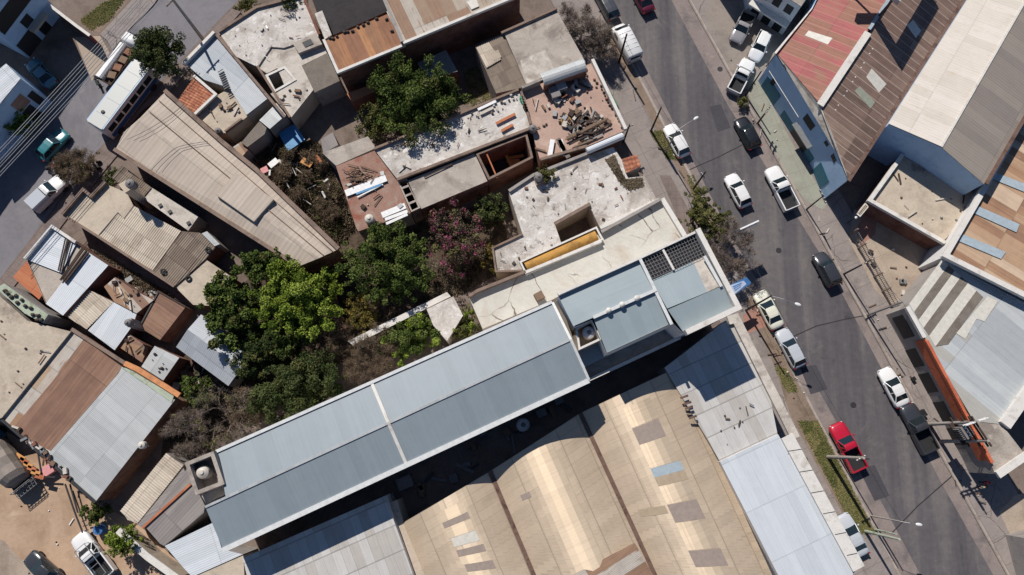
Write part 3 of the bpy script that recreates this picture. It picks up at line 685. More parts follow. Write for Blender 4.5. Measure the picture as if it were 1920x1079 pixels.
# ------------------------------------------------------------ street furniture
def polez(base, top): 
    b = P(*base); N = V((0, 0)); t = P(*top).xy; r0 = b.xy.length; r1 = t.length
    return CH * (1 - r0 / r1)
def pole(label, base, h, r=.13, mat='concrete', arms=(), name='utility_pole', lean=(0, 0), cat='utility pole', lamp=None, armz=None):
    b = P(*base); root = thing(name, label, cat, (b.x, b.y, 0)); t = b + V((lean[0], lean[1], h))
    MB().tube([b, b.lerp(t, .5), t], r * 1.25, r * .75, 10).build('pole', G[mat], root, xf=1)
    for z, ang, L in arms:
        d = V((cos(ang), sin(ang), 0)) * L / 2; c = b.lerp(t, z / h)
        a = MB().bar(c - d, c + d, .11, .11).build('crossarm', G['wood'], root, xf=1)
        for k in (-.85, -.3, .3, .85):
            MB().lathe(c + d * k + V((0, 0, .05)), [(.03, 0), (.06, .05), (.035, .1), (.06, .15), (.02, .2)], 8).build('insulator', G['tankw'], root, xf=1)
    if lamp:
        q = P(*lamp, h + .25); s = t - V((0, 0, .1)); md = s.lerp(q, .45) + V((0, 0, .2))
        MB().tube([s, md, q], .028, .022, 6).build('lamp_arm', G['steel'], root, xf=1)
        d = (q - s).xy.normalized(); a = math.atan2(d.y, d.x)
        M = Matrix.Translation(q) @ Matrix.Rotation(a, 4, 'Z') @ Matrix.Diagonal((1.15, .55, .4, 1))
        o = MB().lathe(None, [(.1, -.2), (.26, -.1), (.28, .05), (.2, .16), (.05, .22)], 12, M).build('lamp_head', G['tankw'], root, xf=1)
    return root
def cable(label, pts, r=.022, mat='cabled', sag=.5, group=None, name='overhead_cable'):
    m = MB()
    a, b = V(pts[0]), V(pts[1]); q = [a.lerp(b, k / 12) - V((0, 0, sag * 4 * (k / 12) * (1 - k / 12))) for k in range(13)]
    m.tube(q, r, r, 5); return single(m, name, G[mat], label, 'cable', group)
def tank(label, c, z, r, h, mat='tank', lid='tank', cat='water tank', neck=True):
    p = P(*c, z + h * .8); root = thing('water_tank', label, cat, (p.x, p.y, z))
    MB().lathe((p.x, p.y, z), [(r * .96, 0), (r, .05), (r, h * .3), (r * 1.03, h * .33), (r, h * .36), (r, h * .72), (r * .92, h * .84), (r * .6, h * .95), (r * .36, h)], 22).build('barrel', G[mat], root, xf=1)
    MB().lathe((p.x, p.y, z + h + .002), [(r * .36, 0), (r * .36, .05), (r * .3, .09), (.03, .1)], 16).build('lid', G[lid], root, xf=1)
    MB().tube([(p.x + r * .9, p.y - .1, z + .1), (p.x + r * 1.25, p.y - .1, z + .1), (p.x + r * 1.25, p.y - .1, z - .25)], .03, .03, 6).build('pipe', G['steel'], root, xf=1)
    return root
def tyre(c, z, r=.32, label='worn black tyre lying on a corrugated roof', group='tyres on the roofs'):
    p = P(*c, z); m = MB(); n, k = 18, 8
    for i in range(n):
        for j in range(k):
            q = []
            for a, b in ((i, j), (i + 1, j), (i + 1, j + 1), (i, j + 1)):
                A, B = 2 * pi * a / n, 2 * pi * b / k; R_ = r - .09 + .09 * cos(B); q.append(p + V((R_ * cos(A), R_ * sin(A), .09 + .08 * sin(B))))
            m.face(q, smooth=True)
    return single(m, 'old_tyre', G['rubber'], label, 'tyre', group)
def beam(p, q, z, w_=.12, h_=.1, mat='woodd', label='', group=None, name='timber_beam', cat='timber'):
    return single(MB().bar(P(*p, z), P(*q, z), w_, h_), name, G[mat], label, cat, group)
def stone(c, z, r, label, group, mat='stone', name='loose_stone', cat='stone'):
    p = P(*c, z); rn = random.Random(int(c[0] * 13 + c[1] * 7)); m = MB(); n = 7; ph = rn.random() * 6
    rs = [rn.uniform(.7, 1.2) for _ in range(n)]
    def rg(k, zz): return [p + V((cos(2 * pi * i / n + ph) * r * rs[i] * k, sin(2 * pi * i / n + ph) * r * rs[i] * k * .8, zz * r)) for i in range(n)]
    loft(m, [rg(.8, 0), rg(1, .35), rg(.7, .75), rg(.25, .95)][::-1], False)
    return single(m, name, G[mat], label, cat, group)
# ------------------------------------------------------------ people: one skinned body, clothing and hair as children
def skinned(name, mat, pts, edges, rad, root, sub=1):
    me = bpy.data.meshes.new(name); me.from_pydata([tuple(p) for p in pts], edges, []); me.materials.append(mat)
    o = bpy.data.objects.new(name, me); COL.objects.link(o); o.parent = root
    s = o.modifiers.new('skin', 'SKIN')
    for v_, r in zip(me.skin_vertices[0].data, rad): v_.radius = (r, r) if not isinstance(r, tuple) else r
    me.skin_vertices[0].data[0].use_root = True
    m = o.modifiers.new('sub', 'SUBSURF'); m.levels = m.render_levels = sub; return o
def person(label, c, face, top, trousers, hairm='hair', h=1.7, stride=.18, hat=None):
    p = P(*c, 0); q = P(*face, 0); root = thing('person', label, 'person', (p.x, p.y, 0), None, math.atan2(q.y - p.y, q.x - p.x)); k = h / 1.7
    pts = [(0, 0, .92), (0, 0, 1.12), (0, 0, 1.36), (0.01, 0, 1.46), (.03, 0, 1.55), (.04, 0, 1.64), (.03, 0, 1.69)]; e = [(i, i + 1) for i in range(6)]; r = [.13, .12, .13, .055, .08, .095, .06]
    for s in (-1, 1):
        b = len(pts)
        pts += [(0, s * .09, .86), (s * stride * .6 + .03, s * .1, .5), (s * stride, s * .1, .08), (s * stride + .16, s * .11, .05)]; r += [.095, .06, .042, .036]
        e += [(0, b), (b, b + 1), (b + 1, b + 2), (b + 2, b + 3)]
        b = len(pts); x = -s * stride
        pts += [(0, s * .19, 1.37), (x * .5, s * .25, 1.1), (x * .9 + .08, s * .24, .87), (x * .9 + .11, s * .235, .79)]; r += [.06, .042, .033, .034]
        e += [(2, b), (b, b + 1), (b + 1, b + 2), (b + 2, b + 3)]; hnd = b + 3
        for f in range(5):                                            # fingers, the thumb from the side of the palm
            b = len(pts); yy = s * .235 + (f - 1.5) * .018 if f < 4 else s * .20
            x0 = x * .9 + .11; l = (.065, .075, .072, .055, .05)[f]
            pts += [(x0 + (.02 if f < 4 else .035), yy, .765), (x0 + .03 + (.0 if f < 4 else .02), yy, .765 - l)]; r += [.0095, .0085]; e += [(hnd, b), (b, b + 1)]
    pts = [V(a) * k for a in pts]
    skinned('body', G['skin'], pts, e, [x * k for x in r], root)
    sp = [V(a) * k for a in [(0, 0, .9), (0, 0, 1.14), (0, 0, 1.36), (0, .2, 1.37), (-stride * .4, .255, 1.12), (0, -.2, 1.37), (stride * .4, -.255, 1.12)]]
    skinned('shirt', G[top], sp, [(0, 1), (1, 2), (2, 3), (3, 4), (2, 5), (5, 6)], [.15 * k, .14 * k, .15 * k, .08 * k, .06 * k, .08 * k, .06 * k], root)
    sp = [V(a) * k for a in [(0, 0, .93), (0, .09, .86), (stride * .6 + .03, .1, .5), (stride, .1, .12), (0, -.09, .86), (-stride * .6 + .03, -.1, .5), (-stride, -.1, .12)]]
    skinned('trousers', G[trousers], sp, [(0, 1), (1, 2), (2, 3), (0, 4), (4, 5), (5, 6)], [.145 * k, .11 * k, .075 * k, .06 * k, .11 * k, .075 * k, .06 * k], root)
    hm = MB().lathe((.02 * k, 0, 1.6 * k), [(.104 * k, 0), (.112 * k, .05 * k), (.1 * k, .1 * k), (.06 * k, .14 * k), (.01, .15 * k)], 14)
    hm.build('hair' if not hat else 'cap', G[hat or hairm], root)
    return root
def onplane(pts, A, B, C, lift=.02):
    """points of the plane through A, B, C (pixel x, y, height) seen under photo pixels"""
    A, B, C = P(*A), P(*B), P(*C); n = (B - A).cross(C - A).normalized(); n = -n if n.z < 0 else n; o = V((0, 0, CH)); out = []
    for x, y in pts:
        d = P(x, y, 0) - o; t = (A - o).dot(n) / d.dot(n); out.append(o + d * t + n * lift)
    return out
def ppatch(root, nm, pts, pl, mt, th=.03): return MB().slab(onplane(pts, *pl), th).build(nm, G[mt], root, xf=1)

def clutter(label, group, pts, z, n, kinds=('stone', 'plank', 'box'), mats_=('stone', 'wood', 'woodd', 'c_pale', 'steel', 'brick'), s=1.0, seed=1):
    """odds and ends lying on a roof or yard: every piece a thing of its own"""
    rn = random.Random(seed + n * 3 + int(pts[0][0])); x0, x1 = min(p[0] for p in pts), max(p[0] for p in pts); y0, y1 = min(p[1] for p in pts), max(p[1] for p in pts); k = 0
    def ins(x, y):
        t = False
        for a, b in zip(pts, pts[1:] + pts[:1]):
            if (a[1] > y) != (b[1] > y) and x < (b[0] - a[0]) * (y - a[1]) / (b[1] - a[1]) + a[0]: t = not t
        return t
    while k < n:
        x, y = rn.uniform(x0, x1), rn.uniform(y0, y1)
        if not ins(x, y): continue
        k += 1; kd = rn.choice(kinds); mt = rn.choice(mats_)
        if kd == 'stone': stone((x, y), z, rn.uniform(.08, .2) * s, label, group, mt, 'loose_stone', 'loose stone')
        elif kd == 'plank':
            a = rn.uniform(0, 3.1); l = rn.uniform(4, 13) * s; beam((x - cos(a) * l, y - sin(a) * l), (x + cos(a) * l, y + sin(a) * l), z + .05 + rn.random() * .1, rn.uniform(.06, .2) * s, .05, mt, label, group, 'scrap_plank', 'scrap plank')
        else: single(MB().box(P(x, y, z + .12 * s), (rn.uniform(.25, .7) * s, rn.uniform(.2, .5) * s, .24 * s), rn.uniform(0, 3)), 'scrap_box', G[mt], label, 'scrap box', group)
def proj(p):
    """photo pixel of a place point"""
    d = V(p) - V((0, 0, CH)); f = V((0, sin(TILT), -cos(TILT))); u = V((0, cos(TILT), sin(TILT))); k = F / d.dot(f)
    return (960 + d.x * k, 539.5 - d.dot(u) * k)
def up(pt, z): p = P(*pt); return proj((p.x, p.y, z))
# ============================================================ ground, roads, pavements
m = MB(); m.face([(-500, -400, 0), (500, -400, 0), (500, 600, 0), (-500, 600, 0)]); tag(m.build('ground', G['ground']), kind='structure')
LK = lambda y: 1247 + (y - 232) / 1.913        # kerb lines of the main road
RK = lambda y: 1292 + (y - 5) / 1.805
Y0, Y1 = -260, 1330
ground_sheet('main_road', [(LK(Y0), Y0), (RK(Y0), Y0), (RK(Y1), Y1), (LK(Y1), Y1)], .006, 'asphalt')
ground_sheet('side_road', [(500, -60), (438, 10), (318, 135), (165, 302), (55, 452), (-90, 640), (-260, 520), (-110, 330), (60, 225), (208, 97), (247, 52), (287, 12), (350, -70)], .006, 'asphalt_grey')
raised('left_pavement', [(LK(Y0), Y0), (LK(Y1), Y1), (LK(Y1) - 90, Y1), (LK(Y0) - 95, Y0)], .13, 'pave')
raised('right_pavement', [(RK(Y0), Y0), (RK(Y1), Y1), (RK(Y1) + 120, Y1), (RK(Y0) + 62, Y0)], .13, 'pave')
tag(MB().strip([P(LK(y) - 4, y) for y in (Y0, Y1)], .22, .0, .16).build('left_kerb', G['kerb']), kind='structure')
tag(MB().strip([P(RK(y) + 4, y) for y in (Y0, Y1)], .22, .0, .16).build('right_kerb', G['kerb']), kind='structure')
def gs(n, p, z, m_): ground_sheet(n, p, z, m_)
gs('mint_pavement', [(1398, 165), (1416, 140), (1484, 268), (1552, 382), (1541, 394), (1510, 378), (1467, 320), (1446, 276), (1408, 192)], .138, 'mint')
gs('parking_lot', [(1350, -30), (1372, -60), (1500, -60), (1500, 40), (1440, 120), (1418, 140), (1395, 165), (1368, 130), (1320, 30)], .138, 'lot')
gs('dirt_verge', [(LK(60) - 26, 60), (LK(60) - 7, 60), (LK(460) - 7, 460), (LK(460) - 20, 460)], .136, 'verge')
gs('grass_verge_soil', [(LK(560) - 22, 560), (LK(560) - 7, 560), (LK(1000) - 7, 1000), (LK(1000) - 50, 1000), (LK(780) - 52, 780), (LK(690) - 34, 690)], .136, 'verge')
gs('red_paving', [(1392, 592), (1420, 572), (1436, 612), (1398, 628)], .138, 'redpave')
gs('brown_paving', [(LK(330) - 62, 330), (LK(330) - 42, 330), (LK(470) - 40, 470), (LK(470) - 76, 470)], .138, 'pave_brown')
gs('yard_concrete', [(1600, 395), (1660, 360), (1790, 420), (1745, 490), (1690, 590), (1640, 545), (1590, 450)], .142, 'yard')
gs('yard_red_paving', [(1603, 432), (1626, 390), (1642, 416), (1640, 440), (1612, 462)], .148, 'redpave')
gs('south_forecourt', [(1872, 960), (1900, 930), (2000, 900), (2000, 1150), (1960, 1150)], .142, 'yard')
raised('side_pavement', [(287, 12), (247, 52), (212, 94), (203, 78), (188, 66), (250, 0), (300, -60), (340, -60)], .13, 'pave')
gs('street_apron', [(140, 70), (188, 68), (206, 100), (186, 140), (172, 152)], .011, 'yard')
raised('east_side_pavement', [(440, 14), (326, 138), (170, 302), (60, 455), (-60, 600), (-40, 622), (75, 478), (196, 322), (338, 150), (452, 24)], .12, 'pave_brown')
gs('grass_plot_soil', [(150, 40), (190, 5), (250, -40), (280, -40), (188, 62), (165, 55)], .008, 'verge')
gs('dirt_yard', [(-120, 760), (0, 800), (90, 860), (185, 945), (262, 985), (352, 1072), (420, 1200), (-150, 1200)], .008, 'dirt')
gs('yard_edge_paving', [(-60, 985), (8, 1015), (70, 1085), (110, 1200), (-80, 1200)], .014, 'yard')
gs('garden_soil', [(470, 215), (560, 250), (700, 420), (940, 380), (960, 500), (690, 650), (480, 780), (300, 870), (330, 640), (470, 520), (630, 470)], .010, 'soil')
gs('lawn_soil', [(870, 130), (905, 120), (935, 180), (880, 200)], .014, 'verge')

gs('gutter_dust', [(LK(Y0), Y0), (LK(Y0) + 26, Y0), (LK(60) + 20, 60), (LK(400) + 14, 400), (LK(640) + 22, 640), (LK(900) + 34, 900), (LK(Y1) + 40, Y1), (LK(Y1), Y1)], .0075, 'dust')
gs('gutter_dust', [(RK(Y0) - 26, Y0), (RK(Y0), Y0), (RK(Y1), Y1), (RK(Y1) - 22, Y1), (RK(900) - 26, 900), (RK(500) - 14, 500), (RK(200) - 34, 200)], .0075, 'dust')
# ============================================================ top left: street corner block in shade
d_ = (P(20, 365) - P(172, 152)).normalized(); b0 = P(116, 26); b1 = b0 + d_ * 6.6; nrm = V((d_.y, -d_.x, 0)); nrm = -nrm if nrm.dot(b0) < 0 else nrm
AH = 9.3; fA = [b0, b1, b1 + nrm * 12, b0 + nrm * 12]
r = bld('apartment_house', 'tall pale blue apartment house with a dark window band, in the shaded corner', 'building', AH, [proj((p.x, p.y, AH)) for p in fA], 'w_blue', roof='c_grey')
wallbox(r, 'window', b0, b1, .05, .95, 4.6, 6.8, 'dark'); wallbox(r, 'window', b0, b1, .42, .62, 2.7, 4.0, 'dark')
wallbox(r, 'garage_door', b0, b1, .6, .97, .05, 2.5, 'steeld'); wallbox(r, 'doorway', b0, b1, .3, .5, .05, 2.1, 'dark'); wallbox(r, 'balcony', b0, b1, .22, .62, 2.3, 2.6, 'w_beige', .9)
r = bld('corrugated_roof_shop', 'low shop with a bright white corrugated roof at the left edge', 'building', 5.6, [(-70, 270), (-70, 185), (12, 120), (39, 148), (2, 193), (-40, 244)], 'w_blue', roof='r_white', ud=2, corr=(.24, .03))
a, b = P(2, 193, 5.6), P(39, 148, 5.6); wallbox(r, 'red_wall_panel', a, b, .1, .6, 2.6, 4.4, 'c_red', .05); wallbox(r, 'garage_door', a, b, .1, .5, .05, 2.4, 'steeld', .05); wallbox(r, 'window', a, b, .66, .92, 1.2, 3.4, 'dark')
fD = [P(24, 254), P(-71, 388), P(-160, 330), P(-70, 200)]  # house added for the shadow it throws across the side street
bld('added_corner_house', 'house added at the left edge below the green bush to shade the street', 'building', 5.6, [proj((p.x, p.y, 5.6)) for p in fD], 'w_grey', roof='c_grey')
r = thing('boundary_wall', 'maroon boundary wall running from the blue apartment house to the street', 'wall', P(150, 55)); MB().strip([P(117, 33), P(165, 70), P(190, 88)], .25, 0, 2.4).build('wall', G['w_maroon'], r, xf=1)
MB().strip([P(117, 33), P(165, 70), P(190, 88)], .33, 2.402, 2.5).build('coping', G['coping'], r, xf=1)
lowgreen('dry_grass', 'dry grass growing on the plot behind the maroon wall', [(150, 40), (190, 8), (245, -20), (205, 40), (172, 56)], 'grass', 2600, .22, .2)

# ============================================================ top: houses between the streets
r = bld('long_warehouse', 'long warehouse with a seamed beige sheet roof pointing to the bus', 'building', 4.5, [(308, 174), (415, 268), (480, 322), (634, 468), (562, 499), (217, 280), (232, 248), (262, 212)], 'brick2',
    roofs=[('roof_slope', [(308, 174), (415, 268), (480, 322), (634, 468), (599, 484, 5.0), (262, 222, 5.0)], 4.5, 'r_beige', ((262, 222), (599, 484))), ('roof_slope', [(262, 222, 5.0), (599, 484, 5.0), (562, 499), (217, 280), (232, 248)], 4.5, 'r_beige', ((262, 222), (599, 484)))])
for f in (.3, .62, .86): ledge(r, 'roof_seam', [(232 + 76 * f, 262 - 86 * f), (562 + 72 * f, 498 - 31 * f)], 4.52 + (.5 if f == .62 else .27 if f == .86 else .25), .06, .03, 'coping_b', -.1)
sheet('raised_roof_panel', G['r_beige'], ring([(405, 366), (476, 416), (513, 374), (442, 324)], 5.3), r, 0, .42)
ledge(r, 'parapet', [(311, 172), (416, 266), (482, 320), (636, 468)], 4.5, .45, .35, 'coping_b'); ledge(r, 'gutter', [(215, 281), (562, 501)], 4.5, .4, .2, 'coping_b')
r = bld('blue_grey_roof_house', 'house with a streaky blue grey sheet roof beside the beige warehouse', 'building', 3.5, [(350, 122), (404, 66), (503, 184), (462, 216), (430, 165), (383, 150)], 'w_grey', roof='r_bluegrey', ud=0)
ledge(r, 'parapet', [(346, 124), (404, 64)], 3.5, .35, .5, 'coping'); ledge(r, 'parapet', [(406, 66), (536, 222)], 3.5, .3, .35, 'coping_b')
r = bld('tiled_terrace', 'small terrace with an orange clay tile roof edged in white', 'building', 3.3, [(333, 190), (363, 146), (404, 179), (366, 214)], 'w_beige', roofs=[('roof', [(333, 190), (363, 146), (404, 179), (366, 214)], 3.3, 'tile', 0, (.3, .05))])
ledge(r, 'parapet', [(365, 144), (406, 179), (367, 216)], 3.3, .3, .3, 'coping')
r = bld('pale_terrace', 'pale screed roof terrace below the orange tile roof', 'building', 2.9, [(366, 215), (406, 180), (430, 166), (470, 214), (424, 250), (405, 248)], 'w_beige', roof='c_beige')
ledge(r, 'parapet', [(424, 250), (456, 226)], 2.9, .2, .5, 'coping_b')
bld('olive_shed_roof', 'low shed with an olive felt roof and white plank between yard and terrace', 'shed', 2.8, [(452, 268), (486, 228), (500, 240), (496, 252), (464, 276)], 'w_grey', roof='c_dark')
bld('zinc_shed_roof', 'low zinc shed roof with scattered planks at the yard corner', 'shed', 3.0, [(486, 226), (518, 194), (536, 216), (506, 242)], 'w_grey', roof='r_zinc')
bld('patched_lean_to', 'tiny rust and zinc lean to against the beige warehouse', 'shed', 2.4, [(437, 276), (452, 266), (466, 280), (454, 294)], 'w_grey', roof='r_mixed')
# houses with pale roofs
r = bld('pale_roof_house', 'house with a blotchy pale concrete roof behind the street verge', 'building', 3.4, [(411, 62), (482, 16), (565, -4), (572, 0), (598, 68), (532, 90), (508, 88), (483, 126), (442, 106)], 'w_beige', roof='c_white')
ledge(r, 'parapet', [(411, 62), (482, 16), (568, -6)], 3.4, .3, .3, 'coping_b'); ledge(r, 'parapet', [(570, -4), (600, 68)], 3.4, .3, .4, 'brick')
r = bld('stair_house', 'white flat roof house with an open stairwell and small window', 'building', 3.2, [(483, 126), (508, 90), (534, 76), (560, 92), (588, 168), (545, 222), (507, 176), (534, 162), (520, 128), (500, 138)], 'w_beige', roof='c_pale')
ledge(r, 'parapet', [(484, 126), (545, 222)], 3.2, .25, .3, 'coping_b')
wellbox('open_stairwell', 'dark open stairwell sunk in the white flat roof house', 'stairwell', 3.3, [(497, 141), (534, 124), (556, 150), (514, 174)], .25, .6, 'w_grey', 'w_grey')
bld('dark_felt_house', 'house with a dark grey felt roof beside the rusty brick house', 'building', 3.5, [(566, 124), (614, 100), (637, 152), (590, 174)], 'w_grey', roof='c_dark')
bld('white_strip_roof', 'narrow white concrete roof above the dark felt roof', 'building', 3.4, [(560, 102), (604, 84), (613, 100), (566, 123)], 'w_grey', roof='c_pale')
r = bld('ledge_house', 'small grey block with a dark square opening beside the brick house', 'building', 4.0, [(549, 82), (592, 62), (604, 83), (560, 100)], 'w_grey', roof='c_grey'); patch(r, 'roof_hatch', [(566, 80), (582, 73), (588, 82), (572, 89)], 4.07, 'dark')
r = bld('rust_roof_house', 'brick house with an orange rusted sheet roof edged in white', 'building', 5.6, [(610, 77), (728, 26), (757, 86), (636, 136)], 'brick', roof='r_rust', ud=0, par=[('strip')][:0] or None)
ledge(r, 'parapet', [(728, 24), (758, 87), (635, 138), (608, 77)], 5.6, .3, .35, 'coping')
for c in [(618, 72), (625, 73), (632, 69), (646, 61), (652, 60), (661, 59), (671, 51), (681, 48), (690, 43), (706, 36), (725, 37), (735, 59)]: stone(c, 5.65, .22, 'small black stone weighing down the edge of the orange rusted roof', 'stones along the rusted roof')
r = bld('streaked_roof_hall', 'brick hall with a streaked brown and zinc roof', 'building', 6.0, [(716, -6), (757, 83), (975, -8), (960, -60), (740, -60)], 'brick', roof='r_streak', ud=1)
ledge(r, 'parapet', [(757, 84), (978, -8)], 6.0, .3, .4, 'coping'); ledge(r, 'parapet', [(716, -10), (755, 82)], 6.0, .35, .45, 'w_grey')
patch(r, 'skylight', [(875, 4), (892, -4), (898, 12), (884, 18)], 6.15, 'p_light')
bld('dark_courtyard_fill', 'black surface painted for the dark courtyard above the orange rusted roof', 'building', 3.0, [(578, -20), (712, -40), (726, 22), (612, 72)], 'brick', roof='c_black')  # flat black top stands in for the darkness of an inner courtyard
bld('narrow_wing', 'narrow pale wing littered with debris beside the rusted roof', 'building', 4.4, [(590, 26), (604, 20), (622, 66), (609, 74)], 'w_grey', roof='c_white')
# yards right of it
bld('clay_shed', 'small shed with a clay red sheet roof beside the dark yard', 'shed', 2.6, [(650, 176), (708, 154), (714, 167), (660, 191)], 'brick', roof='orange_sheet')
bld('wooden_shed', 'weathered brown shed roof half hidden by the big tree', 'shed', 2.8, [(782, 118), (836, 94), (858, 134), (800, 150)], 'brick', roof='r_slab', ud=0)
r = bld('grey_screed_house', 'house with a smooth grey screed roof beside the leafless street trees', 'building', 4.2, [(946, 64), (1044, 20), (1098, 117), (1075, 127), (1012, 152), (988, 162)], 'w_grey', roof='c_grey')
ledge(r, 'parapet', [(940, 64), (1044, 18)], 4.2, .25, .3, 'coping_b'); patch(r, 'white_patch', [(975, 114), (1022, 94), (1040, 132), (990, 161)], 4.25, 'c_pale')
r = bld('fibre_roof_shed', 'shed with a dark corrugated fibre cement roof and pale patches', 'shed', 3.9, [(891, 88), (944, 64), (988, 163), (930, 176)], 'w_grey', roof='r_asbd', ud=0, corr=(.22, .045))
sheet('pale_sheets', G['r_asb'], ring([(893, 90), (916, 80), (940, 112), (912, 128)], 4.05), r, 0, .03, (.22, .045)); sheet('pale_sheets', G['r_asb'], ring([(920, 100), (934, 94), (940, 108), (926, 114)], 4.05), r, 0, .03, (.22, .045))
# terracotta terrace with debris
r = bld('terracotta_terrace', 'terracotta coloured roof terrace heaped with scrap and planks', 'building', 4.0, [(978, 172), (1108, 119), (1170, 246), (1098, 276), (1013, 302), (1003, 268), (995, 235)], 'brick', roof='c_terra')
ledge(r, 'parapet', [(1110, 116), (1172, 246)], 4.0, .35, .6, 'coping'); ledge(r, 'parapet', [(978, 172), (1012, 158)], 4.0, .3, 1.0, 'w_grey'); ledge(r, 'parapet', [(1013, 302), (1100, 277)], 4.0, .3, .5, 'coping_b')
ledge(r, 'parapet', [(977, 175), (995, 236)], 4.0, .25, .5, 'coping_b')
r = thing('roof_shelter', 'grey curved metal shelter on the terracotta terrace', 'shelter', P(1055, 150, 4.07)); a, b = P(1016, 150, 5.6), P(1096, 122, 5.6); ax = (b - a).normalized(); sd_ = V((-ax.y, ax.x, 0))
m = MB(); q = [[a + sd_ * .75 * cos(t) + V((0, 0, .45 * sin(t))), b + sd_ * .75 * cos(t) + V((0, 0, .45 * sin(t)))] for t in [pi * k / 8 for k in range(9)]]
for A, B in zip(q, q[1:]): m.face([A[0], A[1], B[1], B[0]], smooth=True)
m.build('curved_roof', G['r_zinc'], r, xf=1); m = MB(); m.bar(a - sd_ * .6 + V((0, 0, -.8)), b - sd_ * .6 + V((0, 0, -.8)), .12, 1.5); m.build('wall', G['brick'], r, xf=1)
# middle strip house
r = bld('strip_house', 'long narrow house with a blotchy whitewashed roof shaded by the tree', 'building', 4.1, [(702, 281), (972, 170), (994, 226), (1000, 240), (746, 338)], 'brick', roof='c_white')
ledge(r, 'parapet', [(702, 281), (972, 170)], 4.1, .25, .3, 'coping_b'); ledge(r, 'parapet', [(745, 339), (1000, 241)], 4.1, .3, .4, 'coping_b')
r = bld('slab_house', 'brick house with a plain grey slab roof above the bougainvillea', 'building', 4.0, [(762, 340), (890, 288), (914, 340), (790, 392)], 'brick', roof='c_grey')
r = bld('red_terrace', 'reddish roof terrace holding white planks and a heap of branches', 'building', 3.9, [(630, 312), (702, 283), (745, 340), (770, 400), (672, 434), (668, 428)], 'w_grey', roof='c_red')
bld('grey_slab_shed', 'low pale slab roof above the reddish terrace', 'shed', 3.6, [(604, 287), (690, 256), (704, 278), (630, 311)], 'w_grey', roof='c_grey'); bld('brown_awning', 'small brown sheet awning at the edge of the dark yard', 'awning', 2.4, [(602, 262), (624, 248), (634, 272), (606, 288)], 'w_grey', roof='r_slab')
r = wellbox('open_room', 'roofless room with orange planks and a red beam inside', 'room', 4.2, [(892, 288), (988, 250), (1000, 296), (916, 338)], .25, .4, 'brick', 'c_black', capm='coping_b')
MB().bar(P(913, 290, 4.0), P(932, 334, 4.0), .14, .16).build('roof_beam', G['orange_sheet'], r, xf=1)
for k, (p, q) in enumerate([((952, 297), (982, 292)), ((950, 303), (974, 301)), ((954, 309), (980, 305)), ((948, 290), (960, 312))]): beam(p, q, .5 + k * .12, .35, .06, 'plyo', 'orange plank stacked on the floor of the roofless room', 'orange planks in the roofless room', 'plank', 'plank')
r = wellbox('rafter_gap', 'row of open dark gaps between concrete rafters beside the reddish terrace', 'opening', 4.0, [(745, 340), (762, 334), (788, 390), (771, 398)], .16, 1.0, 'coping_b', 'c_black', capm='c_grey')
for k in (.25, .5, .75): MB().bar(P(745 + 26 * k, 340 + 58 * k, 3.93), P(762 + 26 * k, 334 + 56 * k, 3.93), .22, .12).build('rafter', G['c_grey'], r, xf=1)
# white-washed roof near the street
r = bld('whitewashed_house', 'large house with a peeling whitewashed roof next to the street', 'building', 4.2, [(954, 360), (1000, 332), (1100, 292), (1150, 276), (1167, 302), (1178, 334), (1208, 330), (1232, 376), (1125, 428), (1105, 385), (1040, 420), (1052, 455), (985, 508), (930, 508), (924, 466), (980, 440)], 'w_beige', roof='c_white')
ledge(r, 'parapet', [(985, 508), (930, 510), (924, 466), (980, 440)], 4.2, .2, .25, 'coping_b'); ledge(r, 'parapet', [(954, 360), (1000, 330), (1100, 290)], 4.2, .3, .35, 'w_grey'); ledge(r, 'parapet', [(1124, 430), (1234, 378)], 4.2, .4, .6, 'coping')
patch(r, 'dark_bed', [(1135, 300), (1152, 290), (1172, 336), (1204, 334), (1206, 350), (1180, 358), (1160, 340)], 4.24, 'soil')
ledge(r, 'parapet', [(1040, 421), (1106, 384)], 4.2, .35, .35, 'coping_b')
r = thing('door_awning', 'red orange ribbed awning by the street wall', 'awning', P(1180, 310, 0)); sheet('cover', G['tile'], ring([(1166, 299), (1193, 290), (1202, 312), (1174, 325)], 4.5), r, 3, .05, (.5, .05)); MB().prism([P(x, y, 4.4) for x, y in ((1166, 299), (1193, 290), (1202, 312), (1174, 325))], 0, 4.38).build('wall', G['w_grey'], r, xf=1)
r = thing('rolled_awning', 'white rolled metal awning along the terrace edge', 'awning', P(1134, 266, 4.2)); MB().tube([P(1100, 284, 4.9), P(1168, 255, 4.9)], .36, .36, 14).build('roll', G['r_white'], r, xf=1); MB().bar(P(1102, 286, 4.45), P(1169, 257, 4.45), .3, .4).build('bracket', G['coping_b'], r, xf=1)
# cracked terrace
r = bld('cracked_terrace', 'wide beige roof terrace covered in fine cracks beside the grey blue roofs', 'building', 4.5, [(1126, 438), (1237, 377), (1281, 447), (1045, 557), (1036, 562), (905, 617), (880, 560), (895, 548), (985, 512)], 'w_beige', roof='c_crack')
ledge(r, 'parapet', [(1240, 375), (1284, 447)], 4.5, .5, .45, 'coping'); ledge(r, 'parapet', [(1126, 438), (1237, 377)], 4.5, .3, .7, 'w_grey'); ledge(r, 'parapet', [(880, 558), (895, 548), (985, 512)], 4.5, .3, .7, 'coping_b')
ledge(r, 'parapet', [(984, 514), (1126, 455)], 4.5, .3, .7, 'coping')
r = thing('ochre_canopy', 'long ochre yellow half round canopy between white walls', 'canopy', P(1050, 470, 4.2)); a, b = P(986, 502, 4.6), P(1118, 442, 4.6); ax = (b - a).normalized(); sd_ = V((-ax.y, ax.x, 0)); m = MB()
